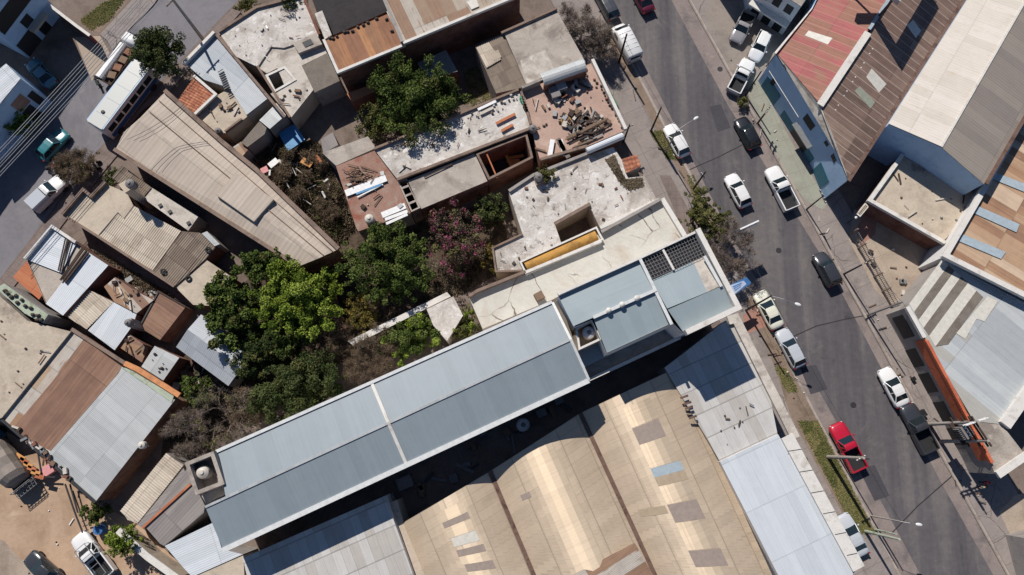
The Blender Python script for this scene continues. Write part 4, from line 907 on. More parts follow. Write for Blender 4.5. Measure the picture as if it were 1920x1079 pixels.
q = [[a + sd_ * .55 * cos(t) + V((0, 0, .45 * sin(t))), b + sd_ * .55 * cos(t) + V((0, 0, .45 * sin(t)))] for t in [pi * k / 10 for k in range(11)]]
for A, B in zip(q, q[1:]): m.face([A[0], A[1], B[1], B[0]], smooth=True)
m.build('cover', G['yellow'], r, xf=1); MB().strip([a - sd_ * .7 - ax * .3, a + sd_ * .7 - ax * .3, b + sd_ * .7 + ax * .3, b - sd_ * .7 + ax * .3], .18, -.4, .4, True).build('rim_wall', G['coping'], r, xf=1)
bld('pale_side_terrace', 'small pale terrace with dark stains next to the green shrubs', 'building', 3.8, [(800, 580), (850, 556), (868, 592), (838, 640), (812, 610)], 'w_beige', roof='c_white')
bld('white_wall_terrace', 'narrow white walled ledge above the green shrub row', 'wall', 3.4, [(652, 640), (838, 548), (845, 556), (662, 648)], 'w_white', roof='coping')
r = bld('light_steel_roof', 'small pale metal roof panel at the end of the cracked terrace', 'shed', 4.0, [(880, 552), (908, 540), (935, 600), (907, 614)], 'w_grey', roof='r_zinc')
# ============================================================ the long grey-blue building
EZ, RZ = 8.7, 9.5
r = bld('long_grey_building', 'very long building with a smooth grey blue gable roof across the middle', 'building', EZ, [(408, 849), (1035, 569), (1069, 637, RZ), (1102, 712), (418, 1030), (385, 951, RZ), (423, 931, RZ)], 'w_white',
    roofs=[('roof_slope', [(408, 849), (1035, 569), (1069, 637, RZ), (423, 931.5, RZ)], EZ, 'r_main', ((423, 931), (1069, 637))), ('roof_slope', [(385, 951, RZ), (1069, 637.5, RZ), (1102, 712), (418, 1030)], EZ, 'r_main', ((385, 951), (1069, 637)))])
ledge(r, 'gutter', [(406, 847), (1035, 567)], EZ, .3, .16, 'gutter'); ledge(r, 'gutter', [(418, 1032), (1104, 714)], EZ, .46, .14, 'gutter', -.12); ledge(r, 'ridge_cap', [(385, 951), (1070, 637)], RZ, .22, .07, 'r_zinc')
MB().strip([P(697, 718, EZ), P(728, 792, RZ), P(761, 868, EZ)], .3, .03, .10).build('joint_cover', G['coping'], r, xf=1)
MB().strip([P(1036, 568, EZ), P(1070, 637, RZ), P(1104, 713, EZ)], .25, .02, .16).build('verge_flashing', G['gutter'], r, xf=1)
r = wellbox('tank_box', 'open concrete box holding a cream water tank at the roof end', 'parapet box', 9.6, [(346, 868), (400, 846), (421, 908), (367, 929)], .35, 7.8, 'w_grey', 'c_grey', capm='c_grey')
tank('cream water tank in the concrete box at the left end of the long roof', (380, 886), 7.85, .62, 1.3)
bld('side_ledge', 'shaded grey ledge between the tank box and the long roof', 'ledge', 8.2, [(400, 846), (409, 848), (426, 926), (386, 944), (378, 930), (420, 908)], 'w_grey', roof='c_grey')
# front building
FZ = 10.4
r = bld('front_building', 'tall street front building with blue grey roof panels and barred patio covers', 'building', FZ, [(1047, 556), (1200, 487), (1243, 467), (1303, 438), (1378, 582), (1281, 624), (1262, 606), (1138, 663), (1110, 600), (1078, 613)], 'w_white',
    roofs=[('roof_slope', [(1047, 556), (1200, 488), (1229, 544, 10.8), (1112, 596, 10.8), (1075, 612, 10.7)], FZ, 'r_front', 1), ('roof_slope', [(1113, 598, 10.7), (1229, 547, 10.7), (1258, 607, 10.2), (1138, 662, 10.2)], FZ, 'r_front', 0),
    ('roof_slope', [(1222, 526), (1300, 491), (1326, 548, 10.9), (1251, 579, 10.9)], FZ + .1, 'r_front', 0), ('pale_panel', [(1300, 491), (1320, 482), (1350, 537, 10.9), (1326, 548, 10.9)], FZ + .1, 'c_pale', 0),
    ('roof_slope', [(1252, 581, 10.88), (1360, 534, 10.88), (1376, 579, 10.4), (1281, 623, 10.4)], FZ, 'r_front', 0)])
for p, z in (([(1112, 596), (1230, 544)], 10.82), ([(1200, 487), (1259, 609)], 10.75), ([(1320, 481), (1352, 538)], 10.95)): ledge(r, 'flashing', p, z, .3, .16, 'gutter')
for c in ((1141, 583), (1166, 572), (1194, 560)): 
    p = P(*c, 10.95); MB().lathe(p, [(.26, 0), (.28, .2), (.16, .32), (.05, .36)], 10).build('roof_vent', G['coping'], r, xf=1)
ledge(r, 'parapet', [(1304, 434), (1380, 580), (1283, 626)], FZ, .5, .9, 'coping'); ledge(r, 'parapet', [(1046, 554), (1201, 485), (1302, 438)], FZ, .22, .5, 'coping')
ledge(r, 'parapet', [(1241, 469), (1262, 508)], FZ, .22, .4, 'coping')
for o in ([(1202, 489), (1241, 472), (1261, 507), (1222, 524)], [(1244, 468), (1302, 442), (1321, 481), (1264, 508)]):
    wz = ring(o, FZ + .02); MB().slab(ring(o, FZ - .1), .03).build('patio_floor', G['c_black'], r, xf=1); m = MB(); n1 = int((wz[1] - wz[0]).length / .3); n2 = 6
    for k in range(n1 + 1): f = k / n1; m.bar(wz[0].lerp(wz[1], f) + V((0, 0, .25)), wz[3].lerp(wz[2], f) + V((0, 0, .25)), .035, .03)
    n3 = int((wz[3] - wz[0]).length / .3)
    for k in range(n3 + 1): f = k / n3; m.bar(wz[0].lerp(wz[3], f) + V((0, 0, .3)), wz[1].lerp(wz[2], f) + V((0, 0, .3)), .03, .03)
    m.build('patio_grille', G['steel'], r, xf=1)
wellbox('tank_well', 'small walled well with a white water tank beside the grey blue panels', 'parapet box', 9.6, [(1079, 615), (1110, 600), (1130, 636), (1085, 657)], .2, 8.2, 'w_beige', 'c_beige')
tank('white water tank in the walled well beside the ridge', (1104, 624), 8.25, .62, 1.2, 'tankw', 'tankg')
bld('service_gap', 'narrow strip of brown tiles between the two grey blue roofs', 'gap roof', 7.6, [(1033, 566), (1047, 558), (1082, 655), (1072, 662)], 'w_grey', roof='c_dark')
r = bld('lower_wing', 'lower wing in deep shade below the front roof panels', 'building', 6.2, [(1076, 664), (1140, 636), (1252, 592), (1270, 632), (1105, 712)], 'w_white', roof='c_grey')
ledge(r, 'parapet', [(1104, 713), (1274, 634)], 6.2, .3, .4, 'coping'); sheet('grey_awning', G['r_front'], ring([(1077, 663), (1128, 641), (1138, 667), (1095, 690)], 7.9), r)
# ============================================================ vaulted warehouse
VZ = 3.8
def vault(nm, A0, A1, B0, B1, rise, n=16):
    """barrel sheet between the valley lines A0-A1 and B0-B1 (pixels at height VZ)"""
    a0, a1, b0_, b1_ = (P(*q, VZ) for q in (A0, A1, B0, B1)); m = MB(); row = []
    ax = (a1 - a0).normalized(); uu = 0; prev = None
    for k in range(n + 1):
        f = k / n; h = V((0, 0, rise * (1 - (2 * f - 1) ** 2))); p, q = a0.lerp(b0_, f) + h, a1.lerp(b1_, f) + h
        if prev: uu += (p - prev).length
        prev = p; row.append((p, q, uu))
    for (p, q, u), (p2, q2, u2) in zip(row, row[1:]):
        L = (q - p).length; m.face([p, q, q2, p2], ax, True); m.uv[-1] = [(0, u), (L, u), (L, u2), (0, u2)]
    return m, row
r = thing('vaulted_warehouse', 'big warehouse with three tan barrel vault roofs along the bottom edge', 'building', P(1050, 980, 0))
V_ = [((748, 985), (800, 1105)), ((919, 884), (1012, 1105)), ((1088, 775), (1240, 1105)), ((1268, 690), (1460, 1105))]
for k in range(3):
    m, row = vault('v', *V_[k], *V_[k + 1], 1.4); m.build('vault_roof', G['r_vault'], r, xf=1)
    e = MB(); pts = [x[0] for x in row]; e.face([V((pts[0].x, pts[0].y, 0))] + pts + [V((pts[-1].x, pts[-1].y, 0))]); e.build('end_wall', G['w_grey'], r, xf=1)
for k in (1, 2): ledge(r, 'valley_gutter', [V_[k][0], V_[k][1]], VZ, .42, .16, 'rustbar', -.1)
ledge(r, 'wall_ledge', [(738, 940), (752, 990), (802, 1110)], VZ, .8, .25, 'w_beige', -4.6)
ledge(r, 'eave_board', [(752, 988), (884, 905)], VZ, .3, .12, 'rustbar')
def vpatch(k, s0, s1, f0, f1, mt, nm='roof_patch'):
    """sheet lying on vault k between s0..s1 along it and f0..f1 across it"""
    a0, a1, b0_, b1_ = (P(*q, VZ) for q in (*V_[k], *V_[k + 1])); m = MB(); n = 4
    def pt(s, f): return a0.lerp(a1, s).lerp(b0_.lerp(b1_, s), f) + V((0, 0, 1.4 * (1 - (2 * f - 1) ** 2) + .02))
    for i in range(n):
        fa, fb = f0 + (f1 - f0) * i / n, f0 + (f1 - f0) * (i + 1) / n
        m.slab([pt(s0, fa), pt(s1, fa), pt(s1, fb), pt(s0, fb)], .012)
    return m.build(nm, G[mt], r, xf=1)
for k, a, b, c, d, mt in [(2, .07, .172, .36, .63, 'r_crown'), (2, .175, .26, .36, .62, 'p_grey'), (2, .262, .383, .36, .63, 'r_crown'), (2, .385, .43, .36, .64, 'p_blue'), (2, .432, .475, .36, .64, 'p_stain'), (2, .477, .568, .36, .63, 'r_crown'), (2, .57, .66, .36, .63, 'p_grey'), (2, .662, .798, .36, .63, 'r_crown'), (2, .80, .88, .36, .64, 'p_grey'), (2, .882, .995, .36, .63, 'r_crown'), (2, .57, .61, .1, .34, 'p_stain'),
    (1, .27, .31, .17, .26, 'p_grey'), (1, .04, .995, .36, .64, 'r_crown'), (0, .1, .218, .40, .66, 'r_crown'), (0, .22, .28, .40, .66, 'p_grey'), (0, .282, .40, .40, .66, 'r_crown'), (0, .402, .5, .42, .66, 'p_light'), (0, .54, .61, .42, .68, 'p_grey'), (0, .612, .70, .42, .68, 'r_crown'), (0, .70, .78, .44, .70, 'p_grey'), (0, .782, .98, .44, .7, 'r_crown')]: vpatch(k, a, b, c, d, mt)
sheet('rusty_patch', G['r_streak'], [x + V((0, 0, .03)) for x in (P(1072, 1079, 5.2), P(1190, 1018, 5.0), P(1240, 1105, 4.8), P(1100, 1120, 5.4))], r, 1)
# flat tin part next to the street
r = bld('tin_roof_hall', 'hall with a patchwork of pale tin sheets partly in blue shade', 'building', 4.5, [(1246, 690), (1292, 655), (1362, 600), (1372, 604), (1442, 735), (1458, 815), (1350, 866), (1330, 830)], 'w_grey', roof='r_tin', ud=((1350, 866), (1458, 815)))
ledge(r, 'parapet', [(1364, 602), (1378, 598), (1490, 822)], 4.6, .9, .3, 'c_pale')
r = bld('white_roof_hall', 'hall with a clean white sheet roof at the bottom beside the street', 'building', 4.8, [(1350, 866), (1459, 815), (1604, 1070), (1580, 1110), (1475, 1110)], 'w_white', roof='r_white', ud=0)
for p in ([(1462, 822), (1610, 1068)],): ledge(r, 'wide_parapet', [(1474, 818), (1608, 1066)], 4.8, 1.25, .3, 'coping')
for k in range(6):
    f = .1 + k * .16; p = P(1462 + 140 * f, 822 + 244 * f, 5.13); q = P(1490 + 130 * f, 818 + 244 * f, 5.13); MB().bar(p, q, .04, .03).build('wire_tie', G['steeld'], r, xf=1)
for c in ((1283, 745), (1289, 757), (1292, 765), (1299, 783)): beam((c[0] - 7, c[1] + 2), (c[0] + 7, c[1] - 3), 5.1, .22, .12, 'rustbar', 'short rusty timber left on the tin roof', 'rusty timbers on the tin roof')
bld('bottom_grey_hall', 'hall with a tiled pale sheet roof at the bottom half in blue shade', 'building', 5.0, [(455, 1047), (722, 930), (786, 1110), (470, 1110)], 'w_white', roof='r_tin', ud=0)
# ============================================================ bottom left block
bld('white_steel_roof', 'small bright white metal roof below the long building', 'building', 4.4, [(309, 1024), (400, 980), (416, 1030), (455, 1040), (360, 1082), (345, 1066)], 'w_grey', roof='r_white', ud=1)
bld('beige_bottom_roof', 'beige roof strip at the bottom edge next to the white metal roof', 'building', 4.3, [(352, 1086), (456, 1042), (460, 1110), (352, 1110)], 'w_grey', roof='c_beige')
r = bld('grey_slab_roof', 'long grey plank roof between the tank box and the dirt yard', 'building', 4.2, [(272, 988), (350, 880), (384, 948), (382, 962), (308, 1024), (300, 1020)], 'w_grey', roof='r_slab', ud=((308, 1024), (272, 988)))
ledge(r, 'rusty_ridge', [(268, 990), (358, 908)], 4.25, .22, .14, 'orange_sheet')
bld('narrow_slab_roof', 'narrow grey sloping roof beside the ribbed asbestos shed', 'building', 3.8, [(258, 984), (344, 878), (356, 906), (268, 992)], 'w_grey', roof='r_slab', ud=1)
bld('ribbed_lean_to', 'lean to with ribbed beige fibre cement sheets and jagged edge', 'shed', 3.2, [(226, 958), (294, 872), (312, 850), (345, 872), (258, 982), (240, 975)], 'w_grey', roof='r_asb', ud=3, corr=(.24, .05))
r = thing('yard_wall', 'white coped wall along the edge of the dirt yard', 'wall', P(298, 1030)); MB().strip([P(248, 990), P(300, 1038), P(356, 1078)], .55, 0, 2.6).build('wall', G['w_beige'], r, xf=1); MB().strip([P(247, 989), P(300, 1037), P(357, 1078)], .65, 2.603, 2.75).build('coping', G['coping'], r, xf=1)
# brown and grey warehouse
r = bld('brown_grey_warehouse', 'warehouse with a half rusty brown half pale grey roof beside the dirt yard', 'building', 3.7, [(135, 622), (228, 688), (328, 750), (180, 940), (88, 866), (5, 786)], 'brick2',
    roofs=[('rusty_roof', [(162, 640), (228, 688), (222, 700), (95, 846), (40, 818), (25, 802)], 3.7, 'r_rust2', ((228, 688), (162, 640))), ('patched_roof', [(135, 622), (162, 640), (25, 802), (5, 786)], 3.67, 'r_mixed', 0), ('grey_roof', [(228, 688), (328, 750), (180, 940), (92, 868), (95, 846), (222, 700)], 3.68, 'r_zinc', ((222, 700), (95, 846)))])
sheet('roof_edge_sheets', G['r_tin'], ring([(5, 786), (25, 802), (40, 818), (95, 846), (92, 868)], 3.69), r, 0); patch(r, 'lichen_strip', [(228, 690), (238, 690), (326, 742), (322, 755)], 3.76, 'moss')
ledge(r, 'orange_coping', [(236, 682), (262, 694), (338, 742)], 3.7, .5, .3, 'w_amber'); ledge(r, 'coping', [(136, 618), (236, 682)], 3.7, .35, .25, 'coping_b'); ledge(r, 'gutter', [(3, 786), (180, 942)], 3.7, .25, .15, 'steeld')
tank('small beige tank on the corner of the grey roof', (265, 835), 3.75, .38, .7, 'tank')
pole('thin bent pipe standing on the grey warehouse roof', (118, 857), 1.8, .04, 'steeld', name='vent_pipe', cat='pipe')
r = bld('concrete_terrace', 'wide bare concrete roof terrace at the left edge', 'building', 4.0, [(-60, 520), (0, 556), (52, 602), (133, 622), (3, 784), (-60, 800)], 'w_grey', roof='c_beige')
r = bld('moss_strip_roof', 'mossy green ribbed strip of roofing dotted with dark stones', 'shed', 4.3, [(-8, 540), (8, 532), (90, 590), (80, 606), (46, 588)], 'w_grey', roof='moss', ud=0)
for c in ((15, 550), (22, 557), (30, 555), (33, 568), (42, 563), (48, 574), (58, 578), (62, 590), (72, 592), (78, 600), (10, 545), (70, 600)): stone(c, 4.35, .26, 'dark stone weighing down the mossy green roof strip', 'stones on the mossy strip')
# rust and white shacks
r = bld('white_sheet_house', 'shack with two white metal roofs and bundled bars on top', 'building', 3.1, [(100, 428), (143, 457), (160, 470), (203, 498), (118, 592), (86, 570), (50, 487)], 'brick',
    roofs=[('roof', [(100, 428), (143, 457), (114, 512), (50, 487)], 3.1, 'r_white', 1), ('roof', [(160, 470), (203, 498), (118, 592), (86, 570), (120, 525)], 3.05, 'r_white', 0), ('roof_strip', [(143, 457), (160, 470), (120, 525), (86, 570), (50, 487), (114, 512)], 2.9, 'c_grey', 0)])
ledge(r, 'parapet', [(50, 487), (100, 426), (145, 456)], 3.1, .3, .4, 'coping')
for p, q in (((123, 446), (109, 508)), ((129, 446), (112, 509)), ((134, 449), (116, 509)), ((126, 450), (114, 500))): beam(p, q, 3.3, .1, .1, 'woodd', 'dark bar in the fan shaped bundle on the upper white roof', 'bars on the upper white roof')
for p, q in (((158, 466), (116, 524)), ((162, 470), (119, 527)), ((154, 466), (113, 526)), ((165, 474), (122, 530))): beam(p, q, 3.3, .16, .14, 'woodd', 'dark timber in the straight bundle on the lower white roof', 'timbers on the lower white roof')
bld('orange_shack', 'shack with a plain orange rusted roof beside the white metal roofs', 'shed', 2.7, [(50, 490), (101, 524), (73, 562), (24, 520)], 'brick', roof='orange_sheet', ud=1)
bld('asbestos_shack', 'shack with grey ribbed fibre cement sheets below the white roof', 'shed', 2.6, [(166, 543), (213, 567), (163, 618), (125, 594)], 'brick', roof='r_asb', ud=1, corr=(.24, .05))
bld('tin_shack', 'shack with a plain white tin roof between ribbed and rusty roofs', 'shed', 2.7, [(213, 567), (256, 590), (247, 613), (215, 657), (165, 620)], 'brick', roof='r_white', ud=0)
bld('patchwork_shack', 'shack roofed with a patchwork of rusty and zinc sheets', 'shed', 2.75, [(195, 538), (216, 520), (252, 545), (288, 563), (256, 588), (214, 566)], 'brick', roof='r_mixed', ud=0)
r = bld('framed_rust_shack', 'shack with a brown striped rusty roof framed by dark beams', 'shed', 2.5, [(298, 548), (348, 576), (300, 638), (262, 614)], 'brick', roof='r_rust2', ud=1); ledge(r, 'frame', [(298, 547), (262, 614)], 2.5, .16, .12, 'steeld'); ledge(r, 'frame', [(298, 547), (349, 576)], 2.5, .16, .12, 'woodd')
bld('low_rust_shack', 'low shack with worn rusty sheets behind the warehouse', 'shed', 2.4, [(240, 625), (277, 652), (266, 680), (222, 650)], 'brick', roof='r_mixed', ud=1)
bld('pale_slab_shack', 'small square shack with a flat pale spotted roof', 'shed', 2.6, [(290, 649), (336, 671), (306, 714), (265, 688)], 'brick', roof='r_zinc', ud=1)
tank('small grey water tank with long shadow between the shacks', (239, 605), 4.6, .36, .8, 'tankg', 'tankg'); bld('tank_stand', 'narrow block stand under the small grey water tank', 'tank stand', 4.55, [(234, 600), (246, 597), (250, 611), (238, 613)], 'w_grey', roof='c_grey')
r = bld('gable_shed', 'grey corrugated gable shed half under the trees', 'shed', 2.9, [(377, 590), (474, 664), (428, 724), (330, 651)], 'w_grey', roofs=[('roof_slope', [(352, 618, 3.7), (377, 590), (474, 664), (452, 692, 3.7)], 2.9, 'r_shed', 0), ('roof_slope', [(352, 618, 3.7), (452, 692, 3.7), (428, 724), (330, 651)], 2.9, 'r_shed', 0)])
r.children[1]['label'] = 'sunlit slope'
# fibre cement house left of the beige warehouse
r = bld('fibre_cement_house', 'house with broad ribbed fibre cement roofs facing the side street', 'building', 2.8, [(122, 405), (160, 360), (175, 372), (200, 346), (238, 362), (250, 386), (340, 434), (375, 437), (406, 462), (386, 486), (328, 538), (287, 508), (183, 443)], 'brick',
    roofs=[('flat_roof', [(122, 405), (160, 360), (175, 372), (200, 346), (238, 362), (250, 386), (232, 410), (221, 398), (183, 443)], 2.9, 'c_beige'), ('ribbed_roof', [(183, 443), (221, 400), (232, 410), (250, 386), (340, 434), (287, 508)], 2.75, 'r_asb', ((183, 443), (287, 508)), (.24, .05)), ('dark_ribbed_roof', [(340, 434), (375, 437), (406, 462), (386, 486), (328, 538), (287, 508)], 2.7, 'r_asbd', ((287, 508), (328, 538)), (.24, .05))])
ledge(r, 'coping', [(122, 405), (183, 443), (328, 538)], 2.8, .25, .25, 'coping_b'); ledge(r, 'parapet', [(120, 405), (160, 358), (175, 371), (201, 344)], 2.9, .3, .5, 'coping_b')
bld('sand_terrace', 'sand coloured terrace with one tyre behind the dark ribbed roof', 'building', 2.6, [(386, 487), (438, 522), (402, 574), (362, 572), (329, 539)], 'brick', roof='c_beige')
bld('dark_ribbed_shed', 'small dark ribbed shed against the beige warehouse wall', 'shed', 2.7, [(228, 310), (284, 352), (267, 372), (210, 334)], 'brick', roof='r_asbd', ud=0, corr=(.24, .05))
r = bld('pale_slab_wing', 'long pale slab roof with three dark holes along the warehouse', 'building', 2.6, [(284, 352), (372, 406), (353, 433), (267, 371)], 'w_grey', roof='c_pale')
for c in ((301, 386), (319, 398), (354, 419)): p = P(*c, 2.64); MB().box(p, (.4, .35, .25), .6).build('vent_block', G['steeld'], r, xf=1)
bld('small_zinc_roof', 'small triangular zinc roof beside the sand terrace', 'shed', 3.0, [(378, 438), (388, 434), (412, 458), (402, 462)], 'w_grey', roof='r_zinc')
r = bld('tank_tower', 'square water tower block casting a forked shadow on the ribbed roof', 'tower', 5.6, [(222, 346), (236, 338), (248, 354), (234, 362)], 'w_beige', roof='c_beige')
tank('dark tank on the square tower above the ribbed roof', (243, 344), 5.65, .5, 1.1, 'tankg', 'tankg')
for c, z in (((391, 469), 2.85), ((354, 523), 2.65), ((307, 510), 2.85)): tyre(c, z, .34, {391: 'black tyre on the corner of the dark ribbed roof', 354: 'black tyre on the sand coloured terrace', 307: 'brownish tyre at the seam of the dark ribbed roof'}[c[0]], 'tyres on the roofs')
# ============================================================ right side of the road
BZ = 6.2
FT = [(1455, 102), (1562, 270), (1590, 338)]
r = bld('blue_wall_building', 'workshop with a sky blue street wall and a red and brown roof', 'building', BZ, [(1455, 102), (1562, 270), (1590, 338), (1845, -60), (1560, -60), (1524, 16)], 'w_blue',
    roofs=[('gable_wall', [(1456, 101, 5.95), (1535, 193, 7.5), (1543, 204, 7.4), (1562, 264, 7.0), (1583, 312, 6.4), (1591, 337, 6.1), (1562, 270, 6.2)], 6.1, 'c_pale')])
ledge(r, 'ridge_flashing', [(1537, 198), (1627, 62)], 7.6, .75, .12, 'coping'); ledge(r, 'ridge_flashing', [(1629, 56), (1668, -4), (1706, -62)], 7.65, .35, .12, 'p_blue')
ledge(r, 'eave_gutter', [(1590, 340), (1846, -60)], 6.0, .4, .15, 'rustbar')
MB().strip([P(*q, z) for *q, z in ((1453, 101, 5.6), (1524, 16, 5.6), (1570, -60, 5.6))], .25, 0, .1).build('gutter', G['coping'], r, xf=1)
RP = ((1535, 192, 7.6), (1706, -60, 7.6), (1500, 48, 5.9)); BP = ((1542, 203, 7.45), (1706, -60, 7.45), (1719, 138, 6.0))
sheet('red_roof', G['r_red'], onplane([(1456, 100), (1524, 16), (1572, -60), (1706, -60), (1662, 4), (1625, 62), (1535, 192)], *RP, 0), r, P(1662, 4) - P(1535, 192))
sheet('brown_roof', G['r_brown'], onplane([(1542, 203), (1628, 66), (1666, 2), (1706, -60), (1846, -60), (1592, 336), (1582, 312), (1560, 262)], *BP, 0), r, P(1666, 2) - P(1542, 203))
ppatch(r, 'skylight', [(1509, 67), (1516, 58), (1561, 72), (1552, 84)], RP, 'p_light')
ppatch(r, 'skylight', [(1624, 145), (1634, 129), (1662, 158), (1648, 174)], BP, 'p_light'); ppatch(r, 'skylight', [(1602, 171), (1612, 162), (1641, 192), (1632, 204)], BP, 'p_green'); ppatch(r, 'skylight', [(1700, 48), (1712, 38), (1727, 58), (1717, 72)], BP, 'p_light')
for k in range(16):
    f = k / 15; a_ = (1560 + 80 * f, 214 - 132 * f); ppatch(r, 'roof_screw', [(a_[0], a_[1]), (a_[0] + 2.4, a_[1]), (a_[0] + 2.4, a_[1] + 2.4), (a_[0], a_[1] + 2.4)], BP, 'coping') if k % 3 else None
B_ = [P(*q, BZ) for q in FT]; a, b, c = B_
wallbox(r, 'teal_dado', a, b, .06, .30, .02, 2.6, 'w_teal'); wallbox(r, 'teal_dado', a, b, .42, .98, .02, 1.6, 'w_teal', .03)
wallbox(r, 'window', a, b, .62, .76, 3.9, 5.2, 'dark'); wallbox(r, 'window', a, b, .12, .17, 2.2, 3.2, 'dark'); wallbox(r, 'window', b, c, .2, .4, 4.9, 5.6, 'dark'); wallbox(r, 'doorway', a, b, .62, .86, .05, 2.4, 'steeld'); wallbox(r, 'roller_door', b, c, .15, .7, .05, 2.6, 'w_teal', .05)
wallbox(r, 'balcony', a, b, .6, .88, 2.5, 2.62, 'steel', .7); wallbox(r, 'wall_pipe', a, b, .04, .58, 3.3, 3.36, 'coping', .06); wallbox(r, 'vent', a, b, .93, .98, 4.9, 5.5, 'dark')
patch(r, 'roof_hole', [(1468, 122), (1473, 120), (1478, 127), (1472, 130)], 6.12, 'dark')
r = thing('added_shadow_duct', 'unseen duct on posts added to cast the angled shadow on the brown roof', 'duct', P(1660, -40, 6.0)); q = [P(*c, 11.2) for c in ((1598, -66), (1634, -56), (1679, -6), (1745, -115))]  # invented caster out of view, shaped to throw the L-shaped roof shadow
MB().strip(q, 1.15, 0, .7).build('duct', G['r_zinc'], r, xf=1)
for p in q[1:3]: MB().bar(p, V((p.x, p.y, 6.0)), .18, .18).build('post', G['steeld'], r, xf=1)
# cream double-slope roof hall
r = bld('cream_roof_hall', 'hall with a cream and a darker grey roof slope at the upper right', 'building', 7.0, [(1667, 233), (1853, -59), (1958, -59, 8.0), (2019, -59), (2009, 60), (1845, 345), (1765, 276, 8.0)], 'w_blue',
    roofs=[('cream_slope', [(1666, 232), (1852, -60), (1958, -60, 8.0), (1765, 275, 8.0)], 7.0, 'r_sand', ((1765, 275), (1958, -60))), ('darker_slope', [(1765, 276, 8.0), (1958, -60, 8.0), (2020, -60, 7.0), (2010, 60, 7.0), (1845, 346)], 7.0, 'r_sandd', ((1765, 275), (1958, -60)))])
ledge(r, 'ridge_cap', [(1765, 276), (1958, -60)], 8.0, .2, .08, 'coping'); ledge(r, 'gutter', [(1848, 346), (2014, 60)], 7.0, .35, .2, 'rustbar')
r = bld('low_beige_roof_house', 'low house with a dirty beige flat roof inside a white parapet', 'building', 3.4, [(1690, 292), (1846, 372), (1768, 454), (1630, 376)], 'brick', roof='c_beige')
ledge(r, 'parapet', [(1690, 292), (1628, 378), (1768, 457)], 3.4, .4, .45, 'coping')
r = bld('rust_striped_hall', 'hall with a rust brown striped roof and pale blue panels at right', 'building', 5.4, [(1893, 272), (1960, 200), (2010, 260), (2010, 600), (1926, 556), (1772, 481)], 'w_white', roof='r_stripe', ud=((1893, 272), (1772, 481)))
for q in ([(1862, 322), (1930, 348), (1930, 364), (1856, 334)], [(1832, 386), (1912, 421), (1906, 436), (1824, 399)], [(1799, 437), (1886, 473), (1877, 486), (1792, 450)]): patch(r, 'pale_panel', q, 5.5, 'p_blue')
ledge(r, 'parapet', [(1890, 272), (1769, 481), (1926, 560)], 5.4, .55, .5, 'coping')
r = bld('grey_roof_workshop', 'workshop with a long grey sheet roof, pale stripes and an orange front', 'building', 4.5, [(1700, 577), (1772, 490), (1935, 575), (1935, 712), (1878, 796), (1920, 850), (1866, 889), (1857, 868), (1733, 636)], 'w_grey',
    roofs=[('grey_roof', [(1700, 577), (1772, 490), (1935, 575), (1935, 712), (1878, 796), (1826, 790), (1738, 640)], 4.5, 'r_right', ((1700, 577), (1772, 490))), ('flat_roof', [(1826, 790), (1878, 796), (1920, 850), (1866, 889), (1857, 868)], 4.45, 'c_grey')])
bs_ = [(1705, 570), (1714, 585), (1722.5, 600), (1731.5, 615), (1742, 630), (1754, 650), (1778, 646)]
def top_(b):
    t = ((b[0] - 1767) * -75 - (b[1] - 482) * 55) / (63 * -75 - 58 * 55); return (1767 + 63 * t - 2, 482 + 58 * t + 3)
for k in range(6):
    p, q = bs_[k], bs_[k + 1]; patch(r, 'roof_sheet_strip', [p, q, top_(q), top_(p)], 4.53 + .004 * (k % 2), 'c_dark' if k % 2 else 'p_light', .012)
patch(r, 'roof_sheet_strip', [(1793, 625), (1810, 636), (1831, 598), (1846, 603), (1871, 565), (1852, 556)], 4.54, 'p_light', .012)
ledge(r, 'parapet', [(1937, 716), (1880, 798)], 4.5, 1.1, .5, 'coping'); ledge(r, 'parapet', [(1924, 852), (1867, 891)], 4.5, .7, .4, 'coping')
ledge(r, 'orange_coping', [(1735, 640), (1857, 868)], 4.5, .3, .35, 'w_orange'); a, b = P(1733, 636, 4.5), P(1857, 868, 4.5)
wallbox(r, 'orange_fascia', a, b, .0, .98, 2.9, 4.75, 'w_orange', .12); wallbox(r, 'grey_band', a, b, 0, .98, 2.3, 2.88, 'w_grey', .06)
for s, e in ((.05, .2), (.26, .42), (.5, .66), (.72, .86)): wallbox(r, 'doorway', a, b, s, e, .05, 2.3, 'dark')
a2, b2 = P(1700, 577, 4.5), P(1733, 636, 4.5); wallbox(r, 'window', a2, b2, .15, .85, 1.0, 3.2, 'dark'); ledge(r, 'white_parapet', [(1698, 577), (1730, 634)], 4.5, .4, .4, 'coping')
# top right white building, north of the parking
r = bld('white_office', 'white two storey office with dark windows at the top of the parking lot', 'building', 6.0, [(1416, -95), (1428, -34), (1502, 12), (1552, -60), (1536, -95)], 'w_white', roof='c_grey')
a, b = P(1428, -34, 6), P(1502, 12, 6); wallbox(r, 'canopy', a, b, .0, 1, 2.5, 2.75, 'coping', .8)
for k in range(3): wallbox(r, 'window', a, b, .12 + k * .3, .3 + k * .3, 3.8, 5.2, 'dark'); wallbox(r, 'doorway', a, b, .1 + k * .3, .3 + k * .3, .05, 2.3, 'dark')
fN = [P(*q) for q in ((1318, -46), (1425, -58), (1425, -150), (1318, -150))]  # unseen house, added so that its shadow darkens the parking lot
bld('added_north_house', 'unseen tall house added beyond the top edge to shade the parking lot', 'building', 8.4, [proj((p.x, p.y, 8.4)) for p in fN], 'w_grey', roof='c_grey')
r = bld('corner_pavilion', 'small blank annexe roof at the bottom right edge', 'building', 3.4, [(1925, 1010), (2000, 990), (2000, 1100), (1950, 1100)], 'w_grey', roof='c_grey')
